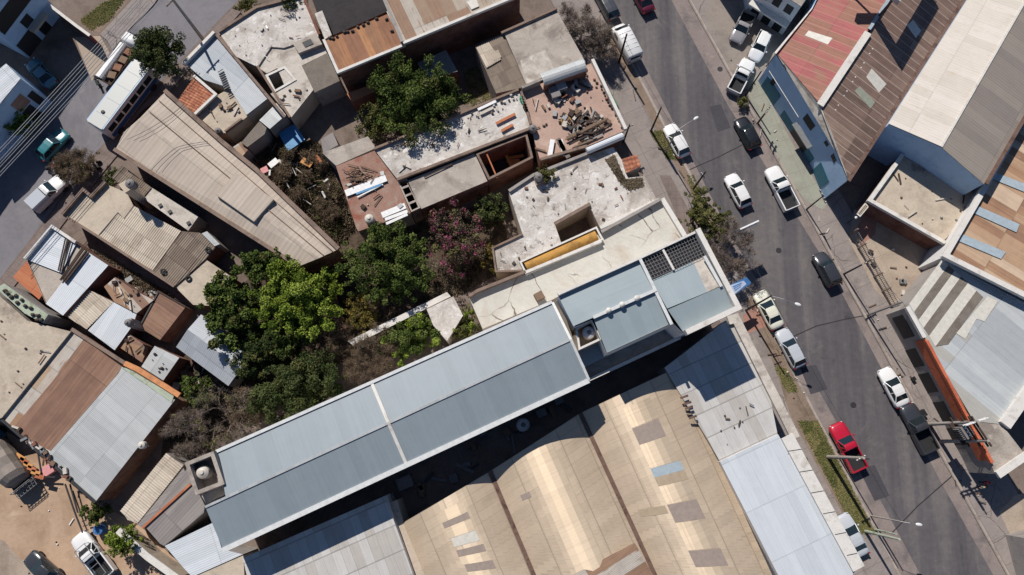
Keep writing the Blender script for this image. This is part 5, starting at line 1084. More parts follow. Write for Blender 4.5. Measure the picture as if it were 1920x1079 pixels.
# ============================================================ trees and plants
GT = 'garden trees between the houses'
tree('dark round tree on the side street shading the front of the bus', 298, 96, 47, 6.5, 'l_dark', 6500, .26)
tree('largest dark green tree, between the terracotta terrace and the brick hall', 782, 188, 88, 7.5, 'l_mid', 16000, .27, .86, group=GT, rot=.2, nc=70)
tree('olive bush leaning out of the left side of the largest tree', 702, 228, 34, 4.0, 'l_olive', 2600, .24, 1.1, name='bush', cat='bush')
tree('dense green tree beside the pink bougainvillea', 722, 498, 74, 7.0, 'l_mid', 13000, .27, .95, group=GT, rot=.4, nc=55)
tree('bright yellow green tree in the middle of the garden', 556, 566, 68, 8.2, 'l_bright', 13000, .28, .95, group=GT, nc=46)
tree('dark tropical tree with pointed leaves, left of the bright green one', 440, 585, 62, 6.0, 'l_mid', 9000, .36, 1.1, group=GT, nc=44, tb=.42)
tree('dark tree above the bright green one, at the warehouse corner', 490, 492, 50, 6.2, 'l_mid', 6500, .28, .6, group=GT, nc=26, tb=.5)
bare('grey brown leafless tree below the bright green tree', 602, 636, 44, 6.2, 6, 'l_olive', 900, mat='twig', dense=2)
tree('dark green tree against the upper left eave of the long building', 562, 730, 76, 7.4, 'l_dark', 12000, .27, .66, group=GT, rot=.25, nc=50, tb=.55)
bare('brown leafless tree against the long building', 690, 668, 46, 5.2, 6, 'l_dry', 900, mat='twig', dense=2)
tree('dark tree filling the gap between gable shed and dark green tree', 486, 668, 52, 5.4, 'l_dark', 6500, .26, .8, group=GT, nc=34, tb=.42)
tree('dark tree directly left of the grey brown leafless tree', 536, 640, 40, 5.8, 'l_mid', 4500, .26, .9, group=GT, nc=26, tb=.38)
tree('green tree touching the garden wall, right of the bright one', 610, 545, 30, 5.4, 'l_bright', 2600, .26, 1.2, group=GT, tb=.4)
tree('green shrub with bright tips beside the long grey roof', 766, 634, 56, 5.0, 'l_mid', 9000, .25, .7, rot=.4, name='shrub', cat='shrub', extra=(('l_bright', .3, .24),), nc=30)
tree('small round shrub between the metal panel and the long roof', 870, 610, 32, 3.8, 'l_olive', 3000, .22, .9, name='shrub', cat='shrub', extra=(('l_bright', .3, .2),))
tree('yellow brown shrub in the courtyard garden', 676, 588, 33, 3.6, 'l_yellow', 3000, .22, 1.05, name='shrub', cat='shrub')
tree('bougainvillea with pink flowers over brown twigs', 852, 448, 60, 5.2, 'l_dry', 5000, .2, 1.02, extra=(('l_pink', .4, .22), ('l_olive', .16, .2)), name='bougainvillea', nc=46, cat='bougainvillea')
tree('small grey green tree in the dark courtyard beside the bougainvillea', 918, 396, 30, 4.0, 'l_dark', 2400, .22, 1.1)
tree('yellow olive shrub along the right side of the bougainvillea', 912, 482, 20, 3.0, 'l_yellow', 1400, .2, 1.5, name='shrub', cat='shrub', rot=.3)
bare('large grey leafless tree beside the tank box', 424, 786, 62, 5.5, 6, 'l_olive', 1300, mat='barkg', dense=1, squash=.8)
bare('second leafless tree near the grey warehouse roof', 350, 808, 40, 4.5, 6, 'l_olive', 600, mat='barkg', dense=2)
bare('leafless brown tree between the grey tree and the dark green tree', 478, 770, 40, 4.5, 5, 'l_dry', 500, mat='twig', dense=2)
tree('small green tree at the corner of the brown and grey warehouse', 366, 734, 28, 4.0, 'l_mid', 2400, .24)
tree('dark round bush next to the dirt yard gate', 177, 965, 22, 3.2, 'l_mid', 2000, .2, name='bush', cat='bush', tb=.4)
tree('bright bush by the dirt yard wall above its own shadow', 229, 1014, 28, 4.2, 'l_bright', 2600, .22, name='bush', cat='bush', tb=.4)
tree('olive foliage of the sparse street tree beside the grey blue building', 1310, 402, 34, 5.0, 'l_olive', 3400, .22, 1.25, name='street_tree', nc=22)
tree('taller olive street tree closest to the kerb', 1345, 420, 26, 4.6, 'l_olive', 2600, .22, 1.4, name='street_tree', nc=18, tb=.3)
bare('leafless street tree spreading over the kerb by the projecting sign', 1360, 468, 52, 5.2, 6, 'l_dry', 900, mat='barkg', dense=2, name='street_tree')
bare('tall leafless tree row by the pavement left of the white van', 1092, 55, 50, 5.0, 6, 'l_dry', 900, mat='barkg', name='street_tree', squash=1.2, dense=2)
bare('leafless street tree beside the white van nose', 1128, 78, 34, 4.5, 5, 'l_dry', 700, mat='barkg', name='street_tree', squash=1.3, dense=2)
bare('wispy olive shrub at the road edge beside the motorbike', 140, 313, 36, 3.0, 8, 'l_olive', 900, name='shrub', cat='shrub', squash=.8, dense=2)
tree('green bush in the shade at the left edge under the wires', 36, 232, 27, 3.4, 'l_bright', 1600, .26, name='bush', cat='bush', tb=.3)
tree('olive shrub at the top edge beside the pale roofed house', 464, 10, 24, 2.6, 'l_olive', 1400, .2, name='shrub', cat='shrub')
tree('dark green creeper clump at the top edge above the pale roof', 545, 2, 26, 5.4, 'l_dark', 1500, .2, name='bush', cat='bush')
tree('small green shrub at the end of the dark ribbed shed', 212, 333, 16, 2.4, 'l_mid', 900, .18, name='shrub', cat='shrub')
tree('round green plant on the whitewashed roof beside the small tank', 1022, 326, 17, 5.6, 'l_olive', 1100, .18, name='rooftop_plant', cat='plant', zc=4.9)
tree('low green bush on the pavement under the leaning pole', 1393, 190, 14, 1.2, 'l_olive', 700, .16, name='bush', cat='bush')
lowgreen('kerb_grass', None, [(LK(800) - 48, 790), (LK(800) - 12, 790), (LK(1000) - 9, 1000), (LK(1000) - 44, 1000)], 'grass', 7000, .2, .16, z=.14)
lowgreen('kerb_grass', None, [(LK(690) - 34, 688), (LK(690) - 14, 690), (LK(735) - 12, 735), (LK(735) - 34, 735)], 'grass', 700, .2, .14, z=.14)
lowgreen('kerb_grass', None, [(LK(248) - 38, 246), (LK(248) - 14, 246), (LK(300) - 14, 300), (LK(300) - 32, 298)], 'grass', 1500, .18, .16, z=.14)
lowgreen('kerb_grass', None, [(LK(340) - 16, 330), (LK(340) - 2, 330), (LK(420), 430), (LK(420) - 30, 430)], 'grass', 1000, .18, .16, z=.14)
lowgreen('yard_grass', None, [(868, 132), (904, 122), (934, 178), (884, 200)], 'grass', 1200, .2, .2, z=.02)
lowgreen('dry_undergrowth', None, [(476, 300), (520, 250), (600, 270), (668, 430), (630, 462)], 'l_dry', 9000, .34, .7, z=.02)
lowgreen('green_undergrowth', None, [(520, 330), (590, 300), (650, 420), (630, 455)], 'l_mid', 1800, .3, .6, z=.02)
lowgreen('dry_undergrowth', None, [(800, 520), (900, 490), (890, 540), (800, 570)], 'l_dry', 1600, .3, .4, z=.02)
lowgreen('dry_undergrowth', None, [(330, 700), (480, 690), (490, 790), (330, 860)], 'l_dry', 4000, .32, .5, z=.02)
lowgreen('alley_weeds', None, [(165, 470), (200, 480), (330, 560), (300, 560), (230, 520)], 'l_dry', 1800, .3, .5, z=.02)
lowgreen('roof_weeds', None, [(1135, 300), (1152, 290), (1172, 336), (1204, 334), (1206, 350), (1180, 358), (1160, 340)], 'l_dry', 700, .2, .2, z=4.27)
RB = random.Random(4)
for k in range(12):
    x, y = 520 + RB.uniform(0, 110), 270 + RB.uniform(0, 150)
    if y < 250 + (x - 500) * .2: continue
    bare('dry thorny bush among the scrap in the garden behind the beige warehouse', x, y, RB.uniform(10, 20), RB.uniform(1.2, 2.4), 5, 'l_dry' if k % 3 else 'l_olive', 160, lev=3, mat='twig', name='dry_bush', group='dry bushes in the scrap garden', seed=k + 50, cat='bush')

CL = clutter
CL('bit of rubble or scrap on the blotchy pale concrete roof', 'scrap on the blotchy pale roof', [(420, 64), (484, 24), (560, 4), (592, 64), (530, 84), (484, 118), (448, 104)], 3.46, 18, s=.6)
CL('bit of scrap on the white flat roof near the stairwell', 'scrap on the stairwell roof', [(512, 180), (560, 160), (584, 168), (548, 212)], 3.25, 8)
CL('small piece of debris on the peeling whitewashed roof', 'debris on the whitewashed roof', [(962, 362), (1040, 325), (1110, 300), (1165, 340), (1222, 372), (1120, 420), (1100, 380), (1036, 412)], 4.25, 26, s=.55)
CL('piece of scrap on the lower whitewashed roof arm', 'debris on the whitewashed roof arm', [(935, 475), (985, 445), (1040, 430), (1046, 455), (985, 500), (936, 500)], 4.25, 10, s=.6)
CL('piece of scrap stored in the shade of the curved shelter', 'scrap under the curved shelter', [(1022, 168), (1098, 138), (1106, 160), (1036, 196)], 4.05, 30, s=1.6)
CL('dark lump in the big scrap heap of the terracotta terrace', 'scrap heap on the terracotta terrace', [(1052, 222), (1080, 208), (1118, 212), (1140, 226), (1120, 250), (1084, 268), (1066, 250)], 4.1, 70, ('stone', 'plank', 'plank', 'box'), ('woodd', 'wood', 'stone', 'steeld', 'steel', 'c_pale'), 1.15)
CL('scattered offcut on the terracotta terrace floor', 'offcuts on the terracotta terrace', [(985, 180), (1104, 130), (1160, 240), (1100, 268), (1015, 292)], 4.05, 40)
CL('bit of rubble on the narrow house roof near the tree shade', 'rubble on the narrow roof', [(715, 284), (960, 182), (985, 226), (750, 325)], 4.15, 24, s=.7)
CL('scrap on the reddish terrace floor', 'scrap on the reddish terrace', [(640, 316), (704, 292), (740, 340), (764, 396), (676, 424)], 3.95, 18)
CL('bit of debris on the pale screed terrace', 'debris on the pale terrace', [(372, 214), (408, 186), (430, 172), (464, 212), (424, 242)], 2.95, 12)
CL('loose stone or stick on the rusty shack roofs', 'junk on the shack roofs', [(200, 538), (218, 524), (286, 563), (256, 584)], 2.85, 14)
CL('loose stone on the low rusty shack roof', 'junk on the low shack', [(240, 628), (274, 653), (264, 676), (226, 650)], 2.5, 9)
CL('junk lying in the lane between the shacks', 'junk in the shack lane', [(150, 470), (215, 505), (340, 570), (325, 590), (200, 520)], .05, 30, s=1.6)
CL('junk lying behind the gable shed', 'junk behind the gable shed', [(300, 712), (340, 668), (430, 735), (400, 760), (345, 730)], .05, 26, s=1.8)
CL('small dark spot of grit on the spotted pale slab roof', 'grit on the spotted slab', [(292, 654), (330, 672), (304, 706), (270, 688)], 3.38 - .7, 8, ('stone',), ('stone',))
CL('loose bit along the edge of the brown warehouse roof', 'bits on the brown warehouse edge', [(8, 790), (30, 800), (100, 858), (150, 905), (140, 912), (80, 862)], 3.77, 24)
CL('loose bit lying on the bare concrete terrace at left', 'bits on the left terrace', [(0, 600), (100, 620), (120, 630), (10, 770)], 4.05, 12, ('stone', 'plank'), s=.8)
CL('bit of grit on the dirty beige flat roof', 'grit on the beige flat roof', [(1690, 312), (1830, 378), (1764, 440), (1645, 372)], 3.45, 16, ('stone', 'plank'))
CL('bit of junk on the tin sheet roof', 'junk on the tin roof', [(1300, 760), (1430, 740), (1450, 806), (1340, 850)], 4.6, 10, ('stone', 'plank'), ('stone', 'wood', 'steel'), s=.7)
CL('pale scrap of litter on the dirt yard', 'litter on the dirt yard', [(10, 930), (100, 900), (260, 1000), (330, 1075), (120, 1075)], .03, 16, ('stone', 'plank'), ('c_pale', 'stone', 'whiteb'), .7)
CL('bit of litter along the left kerb', 'litter along the left kerb', [(LK(100) - 30, 100), (LK(100), 100), (LK(760), 760), (LK(760) - 34, 760)], .15, 44, ('stone', 'plank'), ('c_pale', 'stone', 'wood', 'rustbar'), .8)
CL('bit of litter along the right kerb', 'litter along the right kerb', [(RK(100) - 6, 100), (RK(100) + 30, 100), (RK(980) + 34, 980), (RK(980) - 4, 980)], .15, 30, ('stone', 'plank'), ('c_pale', 'stone', 'wood'), .7)
CL('shape of stored junk in the dark alley', 'junk in the dark alley', [(760, 920), (900, 830), (1060, 740), (1070, 765), (900, 870), (770, 945)], .05, 18, ('box', 'plank'), ('tankg', 'steeld', 'wood'), 1.8)
CL('junk lying in the shaded courtyard of the brick hall', 'junk in the shaded courtyard', [(660, 130), (760, 100), (780, 130), (660, 180)], .05, 16, s=1.6)
CL('scrap in the gated concrete yard', 'scrap in the gated yard', [(1625, 450), (1740, 480), (1690, 570), (1640, 520)], .16, 10, s=1.2)
for k, q in enumerate([[(1232, 335), (1285, 322), (1345, 296), (1392, 272)], [(1486, 632), (1530, 612), (1580, 600), (1622, 592)], [(1672, 1000), (1720, 950), (1800, 880)]]): tag(MB().strip([P(*p) for p in q], .12, .0072, .0098).build('painted_cable_shadow', G['c_black']), kind='structure')  # thin black strips painted as shadows of overhead cables
for q in ([(1500, 690), (1530, 684), (1552, 730), (1520, 740)], [(1610, 880), (1640, 872), (1668, 930), (1640, 940)], [(1330, 200), (1352, 196), (1370, 240), (1346, 248)]): ground_sheet('road_patch', q, .0078, 'road_patch')
for c in ((1460, 470), (1600, 760), (1350, 130)): single(MB().lathe(P(*c, .0085), [(.32, 0), (.32, .006), (.28, .009), (.02, .01)], 20), 'manhole_cover', G['steeld'], {1460: 'dark manhole cover in the road below the white pickup', 1600: 'dark manhole cover in the road left of the white sedan', 1350: 'dark manhole cover in the upper road by the parking lot'}[c[0]], 'manhole cover')
# ============================================================ vehicles
PK = 'cars along the main road'; DIR = (-.463, -.886)
def mc(label, c, paint, **k):
    z = .75; return car(label, c, (c[0] + DIR[0] * 40, c[1] + DIR[1] * 40), paint, group=PK, **k)
mc('white panel van parked by the leafless trees', (1175, 76), 'white', kind='van', L=4.9, W=1.95, cat='van', z=1.4)
mc('dark car half hidden by branches ahead of the white van', (1137, 8), 'dgrey', kind='suv')
mc('maroon car cut off by the top edge of the photo', (1203, -6), 'maroon')
mc('white hatchback driving under the street lamp', (1269, 263), 'white', kind='hatch', L=4.2)
mc('black hatchback parked beside the mint pavement', (1402, 249), 'black', kind='hatch', L=4.0, W=1.78)
mc('white sedan with a boxy roof beside the street trees', (1384, 357), 'white', kind='hatch', L=4.1)
mc('white pickup truck with an open bed on the right kerb', (1465, 353), 'white', kind='pickup', L=5.3, W=1.85, cat='pickup truck')
mc('dark grey car parked by the gated yard', (1550, 505), 'charcoal', kind='suv', L=4.0)
mc('cream sedan parked behind the blue sign', (1441, 581), 'cream', L=4.4)
mc('silver estate car parked behind the cream sedan', (1483, 653), 'silver', kind='hatch', L=4.4)
mc('white sedan parked in front of the dark pickup', (1676, 726), 'white', L=4.3)
mc('dark grey pickup truck next to the orange front', (1722, 803), 'charcoal', kind='pickup', L=5.3, W=1.85, cat='pickup truck')
mc('red pickup truck on the grass verge side', (1589, 838), 'red', kind='pickup', L=5.2, W=1.82, cat='pickup truck')
mc('pale silver car partly under the white roof edge', (1598, 1004), 'silver', L=4.4)
car('silver grey pickup truck in the shade of the white office', (1392, 52), (1384, 68), 'greyp', kind='pickup', L=4.3, W=1.75, cat='pickup truck')
car('white compact suv in the parking lot', (1425, 87), (1415, 108), 'white', kind='suv', L=3.9, W=1.66)
car('white pickup truck with a dark bed at the lot corner', (1390, 143), (1403, 118), 'white', kind='pickup', L=4.6, W=1.75, cat='pickup truck')
car('dark blue car in deep shade beside the blue apartment house', (76, 137), (59, 119), 'deepblue', L=4.4)
car('teal car leaving the shadow on the side street', (98, 271), (112, 256), 'teal', L=4.1, kind='hatch')
r = car('white pickup truck with a covered bed on the side street', (90, 362), (108, 345), 'white', kind='pickup', L=4.7, W=1.8, cat='pickup truck')
m = MB()
for k in range(1): loft(m, [[V((x, a * .84, b)) for a, b in ((-1, 1.1), (-.97, 1.5), (-.85, 1.6), (.85, 1.6), (.97, 1.5), (1, 1.1))] for x in (-.28, -2.25)], False)
m.build('bed_cover', G['silver'], r)
r = car('white work pickup with a pipe rack in the dirt yard', (174, 1042), (150, 1010), 'white', kind='pickup', L=5.4, W=1.9, cat='pickup truck')
m = MB()
for s in (-.6, .6): m.tube([(1.2, s, 1.0), (1.2, s, 1.95), (-2.5, s, 1.95), (-2.5, s, 1.0)], .04, .04, 6)
for x in (1.2, 0, -1.2, -2.5): m.tube([(x, -.6, 1.95), (x, .6, 1.95)], .035, .035, 6)
m.build('pipe_rack', G['steel'], r)
car('dark grey car cut off by the bottom edge in the dirt yard', (80, 1068), (62, 1052), 'charcoal', L=4.4)
for l, c, f, p in (('black motorbike on the sunlit street apron', (181, 152), (176, 140), 'black'), ('red and white motorbike beside the wispy shrub', (98, 313), (110, 310), 'red'), ('white motorbike parked by the low brick wall', (172, 306), (184, 302), 'white'), ('black motorbike beside the dark parked row', (172, 318), (183, 314), 'black')): motorbike(l, c, f, p)
# bus
p = P(222, 177, 2.9); q = P(268, 117, 2.9); r = thing('bus', 'white roofed city bus on the side street under the tree', 'bus', (p.x, p.y, 0), None, math.atan2(q.y - p.y, q.x - p.x)); L, w_ = 8.9, 1.16
def bs(x, k=1, zt=2.9): return [V((x, a * w_ * k, b)) for a, b in ((-.96, .4), (-1, .6), (-1, 1.3), (-.97, zt - .2), (-.86, zt - .04), (0, zt + .04), (.86, zt - .04), (.97, zt - .2), (1, 1.3), (1, .6), (.96, .4))]
m = loft(MB(), [bs(L / 2, .94, 2.75), bs(L / 2 - .15), bs(0), bs(-L / 2 + .15), bs(-L / 2, .94, 2.78)]); m.build('body', G['white'], r, weld=True)
for s in (-1, 1): MB().bar((L / 2 - .3, s * (w_ + .01), .95), (-L / 2 + .3, s * (w_ + .01), .95), .05, .7).build('side_panel', G['bluebus'], r)
MB().slab([V((L / 2 - .1, -1.0, 2.96)), V((L / 2 - .1, 1.0, 2.96)), V((-L / 2 + .1, 1.0, 2.96)), V((-L / 2 + .1, -1.0, 2.96))], .05).build('roof', G['buswhite'], r)
for s in (-1, 1):
    MB().bar((L / 2 - .2, s * 1.08, 2.88), (-L / 2 + .2, s * 1.08, 2.88), .16, .12).build('roof_rail', G['paleblue'], r)
    for k in range(6): MB().box((L / 2 - 1.3 - k * 1.3, s * w_ * .99, 1.95), (1.1, .05, .8)).build('window', G['glass'], r)
for k in range(4): MB().box((L / 2 - 1.6 - k * 1.9, 0, 2.975), (.05, 1.8, .03)).build('roof_seam', G['silver'], r)
MB().lathe((-2.6, .1, 2.96), [(.2, 0), (.22, .08), (.1, .12)], 12).build('roof_vent', G['steeld'], r)
MB().box((L / 2 - .02, 0, 1.8), (.08, 2.0, 1.2)).build('windscreen', G['glass'], r)
for sx in (-1, 1):
    for sy in (-1, 1): wheel(r, sx * 3.1, sy * 1.08, .48, .26)
    MB().lathe((L / 2 - .05, sx * 1.45, 2.3), [(.05, 0), (.12, .05), (.12, .25), (.05, .3)], 8).build('wing_mirror', G['dark'], r)
# flatbed truck
p = P(222, 112, 1.6); q = P(250, 74, 1.6); r = thing('flatbed_truck', 'truck with white cab and a white tarped strip beside its open load', 'truck', (p.x, p.y, 0), None, math.atan2(q.y - p.y, q.x - p.x))
def cs(x, k, zt): return [V((x, a * k, b)) for a, b in ((-.95, .5), (-1, .9), (-.97, zt - .2), (-.8, zt), (.8, zt), (.97, zt - .2), (1, .9), (.95, .5))]
loft(MB(), [cs(3.6, .92, 1.3), cs(3.5, .98, 1.6), cs(3.2, 1.0, 2.2), cs(2.3, 1.0, 2.25), cs(2.1, .98, 2.1)]).build('cab', G['white'], r, weld=True)
MB().slab([V((3.58, -.8, 1.5)), V((3.58, .8, 1.5)), V((3.32, .75, 2.1)), V((3.32, -.75, 2.1))], .05).build('windscreen', G['glass'], r)
m = MB(); m.box((-.5, 0, .95), (5.0, 2.1, .14)); m.box((-.5, -1.0, 1.25), (5.0, .06, .5)); m.box((-3.0, 0, 1.25), (.06, 2.1, .5)); m.build('load_bed', G['woodd'], r)
m = MB(); sec = lambda x: [V((x, .3, 1.6)), V((x, .5, 1.78)), V((x, .85, 1.78)), V((x, 1.1, 1.62)), V((x, 1.1, 1.0)), V((x, .3, 1.0))]
loft(m, [sec(1.9 - k * .6 + (.06 if k % 2 else 0)) for k in range(9)]); m.build('tarped_load', G['whiteb'], r)
for k in range(4): MB().box((1.4 - k * 1.1, -.35, 1.25), (.8, .9, .45), .1 * k).build('crate', G['wood' if k % 2 else 'brick2'], r, bevel=.03)
for sx in (2.6, -1.8):
    for sy in (-.9, .9): wheel(r, sx, sy, .42, .26)
# tarped truck in the dirt yard
p = P(3, 872, 2.4); q = P(-45, 804, 2.4); r = thing('tarped_truck', 'old truck with a grey tarpaulin over its load in the dirt yard', 'truck', (p.x, p.y, 0), None, math.atan2(q.y - p.y, q.x - p.x))
def ts(x, k, zt): return [V((x, a * 1.25 * k, b)) for a, b in ((-1, 1.1), (-1.02, 1.9), (-.85, zt - .35), (-.4, zt), (0, zt + .1), (.4, zt), (.85, zt - .35), (1.02, 1.9), (1, 1.1))]
loft(MB(), [ts(2.6, .9, 2.6), ts(2.2, 1, 3.0), ts(1.2, .98, 2.9), ts(.4, 1.03, 3.1), ts(-.5, .98, 2.95), ts(-1.4, 1, 3.0), ts(-2.0, .92, 2.6), ts(-2.3, .7, 1.9)]).build('tarpaulin', G['tarp'], r)
MB().box((0, 0, .95), (5.6, 2.4, .22)).build('load_bed', G['woodd'], r)
loft(MB(), [[V((x, a * k, b)) for a, b in ((-1.1, .6), (-1.15, 1.2), (-1, zt), (1, zt), (1.15, 1.2), (1.1, .6))] for x, k, zt in ((5.0, .9, 1.5), (4.5, 1, 2.2), (3.2, 1, 2.3), (3.0, 1, 2.2))]).build('cab', G['tarpb'], r)
m = MB()
for k in range(7): m.bar((-2.9, -1.1 + k * .37, .9), (-2.9, -1.1 + k * .37, 2.1), .06, .06); m.bar((-3.5, -1.1 + k * .37, 1.3), (-2.6, -1.1 + k * .37, 1.3), .05, .05)
for z in (.9, 1.3, 1.7, 2.1): m.bar((-2.9, -1.15, z), (-2.9, 1.15, z), .05, .05)
for x in (-3.5, -3.2, -2.6): m.bar((x, -1.15, 1.3), (x, 1.15, 1.3), .05, .05)
m.build('rear_rack', G['steel'], r)
for sx in (3.8, -1.6):
    for sy in (-1, 1): wheel(r, sx, sy, .48, .3)
for k in range(6):
    f = k / 5; a = (30 + 36 * f, 852 + 40 * f); b = (46 + 36 * f, 862 + 34 * f); beam(a, b, 1.5, .42, .06, 'orange_sheet' if k % 2 else 'plyo', 'orange board leaning in the row beside the tarped truck', 'orange boards by the truck', 'loose_board', 'board')
# ============================================================ poles, lamps, signs, cables
UP = 'utility poles'
def pz(base, top): return max(2.5, polez(base, top))
pole('slim dark pole leaning over the kerb above the white hatchback', (1220, 247), pz((1220, 247), (1239, 201)), .1, 'woodd')
pole('dark pole at the kerb above the sparse street trees', (1300, 355), pz((1300, 355), (1323, 322)), .1, 'woodd', [(4.3, 2.2, .7)])
pole('short pole with a crossarm at the terrace corner', (1169, 266), pz((1169, 266), (1187, 236)), .1, 'steeld', [(4.1, .4, 1.0)])
pole('dark pole rising in front of the white van', (1160, 119), pz((1160, 119), (1166, 62)), .12, 'woodd')
pole('street lamp with a white arm over the white hatchback', (1247, 288), 6.3, .08, 'steel', name='street_lamp', cat='street lamp', lamp=(1305, 222))
pole('street lamp pole crossing the cream sedan', (1398, 583), pz((1398, 583), (1446, 554)), .1, 'steeld', name='street_lamp', cat='street lamp', lamp=(1496, 571))
pole('thick grey pole leaning across the red pickup bed', (1551, 857), pz((1551, 857), (1620, 858)), .17, 'concrete', [(7.6, .5, 1.0)])
pole('thin pole standing on the grass just behind the red pickup', (1572, 859), 6.9, .07, 'steeld')
pole('thin pale pole at the lower kerb', (1631, 967), pz((1631, 967), (1689, 978)), .08, 'concrete', name='street_lamp', cat='street lamp', lamp=(1723, 984))
pole('green mossy pole at the bottom kerb', (1621, 996), pz((1621, 996), (1687, 1010)), .13, 'moss')
pole('short green pole crossing the mossy one', (1640, 993), 4.4, .09, 'moss')
pole('pole at the right kerb next to the blue street wall', (1397, 180), pz((1397, 180), (1424, 132)), .09, 'woodd')
pole('brown pole with crossarms near the black hatchback', (1420, 232), pz((1420, 232), (1456, 210)), .1, 'rustbar', [(3.9, 1.1, 1.0), (3.2, 1.1, .8)])
pole('dark pole on the right pavement behind the white pickup', (1511, 394), pz((1511, 394), (1543, 366)), .08, 'steeld', [(4.6, 1.9, 1.6)])
pole('dark pole at the fence of the concrete yard', (1581, 515), pz((1581, 515), (1632, 487)), .09, 'steeld', [(5.7, .5, 1.4)])
pole('pale pole reaching the corner of the striped roof', (1625, 592), pz((1625, 592), (1695, 571)), .09, 'steel')
pole('tall pole at the house corner on the side street', (388, 84), 9.5, .17, 'concrete', [(9.0, .9, 2.0)])
pole('slim pole on the bare concrete terrace at the left edge', (12, 612), 2.6, .08, 'steeld')
# transformer frame
r = thing('transformer_frame', 'two pole frame carrying a transformer beside the orange front', 'transformer', P(1760, 812)); b1, b2 = P(1741, 796), P(1762, 828)
for b, k in ((b1, 8.6), (b2, 8.2)): MB().tube([b, b + V((0, 0, k))], .2, .14, 10).build('pole', G['concrete'], r, xf=1)
for z in (4.6, 6.4, 7.6, 8.1): MB().bar(b1 + V((0, 0, z)) - (b2 - b1) * .3, b2 + V((0, 0, z)) + (b2 - b1) * .3, .14, .14).build('crossarm', G['woodd'], r, xf=1)
for z in (7.9, 8.3):
    d = V((1.1, .35, 0)); MB().bar(b1 + V((0, 0, z)) - d, b1 + V((0, 0, z)) + d, .12, .12).build('crossarm', G['w_white'], r, xf=1)
    for k in (-.9, -.4, .4, .9): MB().lathe(b1 + V((0, 0, z + .06)) + d * k, [(.04, 0), (.09, .06), (.05, .12), (.09, .18), (.03, .24)], 8).build('insulator', G['tankw'], r, xf=1)
c_ = (b1 + b2) / 2 + V((0, 0, 4.7)); M = Matrix.Translation(c_) @ Matrix.Rotation(math.atan2((b2 - b1).y, (b2 - b1).x), 4, 'Z')
MB().box(None, (1.3, .8, 1.1), M=M @ Matrix.Translation((0, 0, .6))).build('transformer_tank', G['tankg'], r, xf=1, bevel=.05); m = MB()
for k in range(7): m.box(None, (.06, 1.25, .8), M=M @ Matrix.Translation((-.54 + k * .18, 0, .55)))
m.build('cooling_fins', G['steel'], r, xf=1)
for k in (-.4, 0, .4): MB().lathe(M @ V((k, 0, 1.15)), [(.05, 0), (.1, .06), (.06, .14), (.1, .2), (.06, .28), (.03, .34)], 10).build('bushing', G['tankw'], r, xf=1)
MB().box(None, (2.3, 1.1, .14), M=M @ Matrix.Translation((0, 0, -.02))).build('platform', G['woodd'], r, xf=1)
# projecting signs on the front building
r = thing('projecting_sign', 'pale blue projecting sign board hung on the front building over the pavement', 'sign', P(1388, 536, 3.6)); q = ring([(1366, 536, 4.5), (1400, 520, 4.5), (1409, 531, 4.3), (1376, 554, 4.3)], 4.5)
MB().slab(q, .22).build('board', G['signblue'], r, xf=1); c_ = mid(q); q2 = [c_ + (p - c_) * (1 if k in (0, 3) else .6) * .93 + V((0, 0, .012)) for k, p in enumerate(q)]; MB().slab(q2, .01).build('pale_panel', G['signpale'], r, xf=1)
for k in range(3): MB().bar(q2[0].lerp(q2[3], .25 + .22 * k).lerp(q2[1].lerp(q2[2], .25 + .22 * k), .15) + V((0, 0, .01)), q2[0].lerp(q2[3], .25 + .22 * k).lerp(q2[1].lerp(q2[2], .25 + .22 * k), .8 - .1 * k) + V((0, 0, .01)), .12, .01).build('lettering_line', G['signblue'], r, xf=1)
for k in (0, 3): MB().bar(q[k] - V((1.0, -.45, .1)), q[k] - V((0, 0, .1)), .08, .08).build('bracket', G['steeld'], r, xf=1)
def board(label, a, b, z0, z1, base=None, mt='whiteb'):
    r = thing('hanging_sign', label, 'sign', P(*mid([(a[0], a[1], 0), (b[0], b[1], 0)]).xy, z0)); p, q = P(*a, z1), P(*b, z1); d = (q - p).normalized()
    MB().bar(p - V((0, 0, (z1 - z0) / 2)), q - V((0, 0, (z1 - z0) / 2)), .16, z1 - z0).build('board', G[mt], r, xf=1)
    MB().bar(p - d * 2.1 - V((0, 0, .2)), p - V((0, 0, .2)), .07, .07).build('bracket', G['steeld'], r, xf=1); return r
board('thin white hanging sign reaching over the road from the street trees', (1388, 430), (1423, 414), 4.1, 5.2)
r = thing('standing_sign', 'small framed sign board lying along the edge of the shaded driveway', 'sign', P(1617, 393)); p, q = P(1609, 404, 2.6), P(1626, 384, 2.6); d = (q - p).normalized(); n = V((-d.y, d.x, 0))
MB().slab([p - n * .28, q - n * .28, q + n * .28 + V((0, 0, .0)), p + n * .28], .1).build('frame', G['coping'], r, xf=1); MB().slab([p - n * .2 + d * .12 + V((0, 0, .01)), q - n * .2 - d * .12 + V((0, 0, .01)), q + n * .2 - d * .12 + V((0, 0, .01)), p + n * .2 + d * .12 + V((0, 0, .01))], .015).build('panel', G['c_beige'], r, xf=1)
for k in range(7):
    s = p.lerp(q, .14 + k * .12) + V((0, 0, .018)); MB().bar(s - n * .13 - d * .05, s + n * .13 + d * .05, .09, .012).build('lettering', G['steeld'], r, xf=1)
MB().tube([p - d * .2 - V((0, 0, 2.6)), p - d * .2], .05, .05, 8).build('post', G['steeld'], r, xf=1); MB().lathe(p - d * .35 - V((0, 0, .1)), [(.1, 0), (.16, .1), (.05, .2)], 10).build('lamp', G['tankw'], r, xf=1)
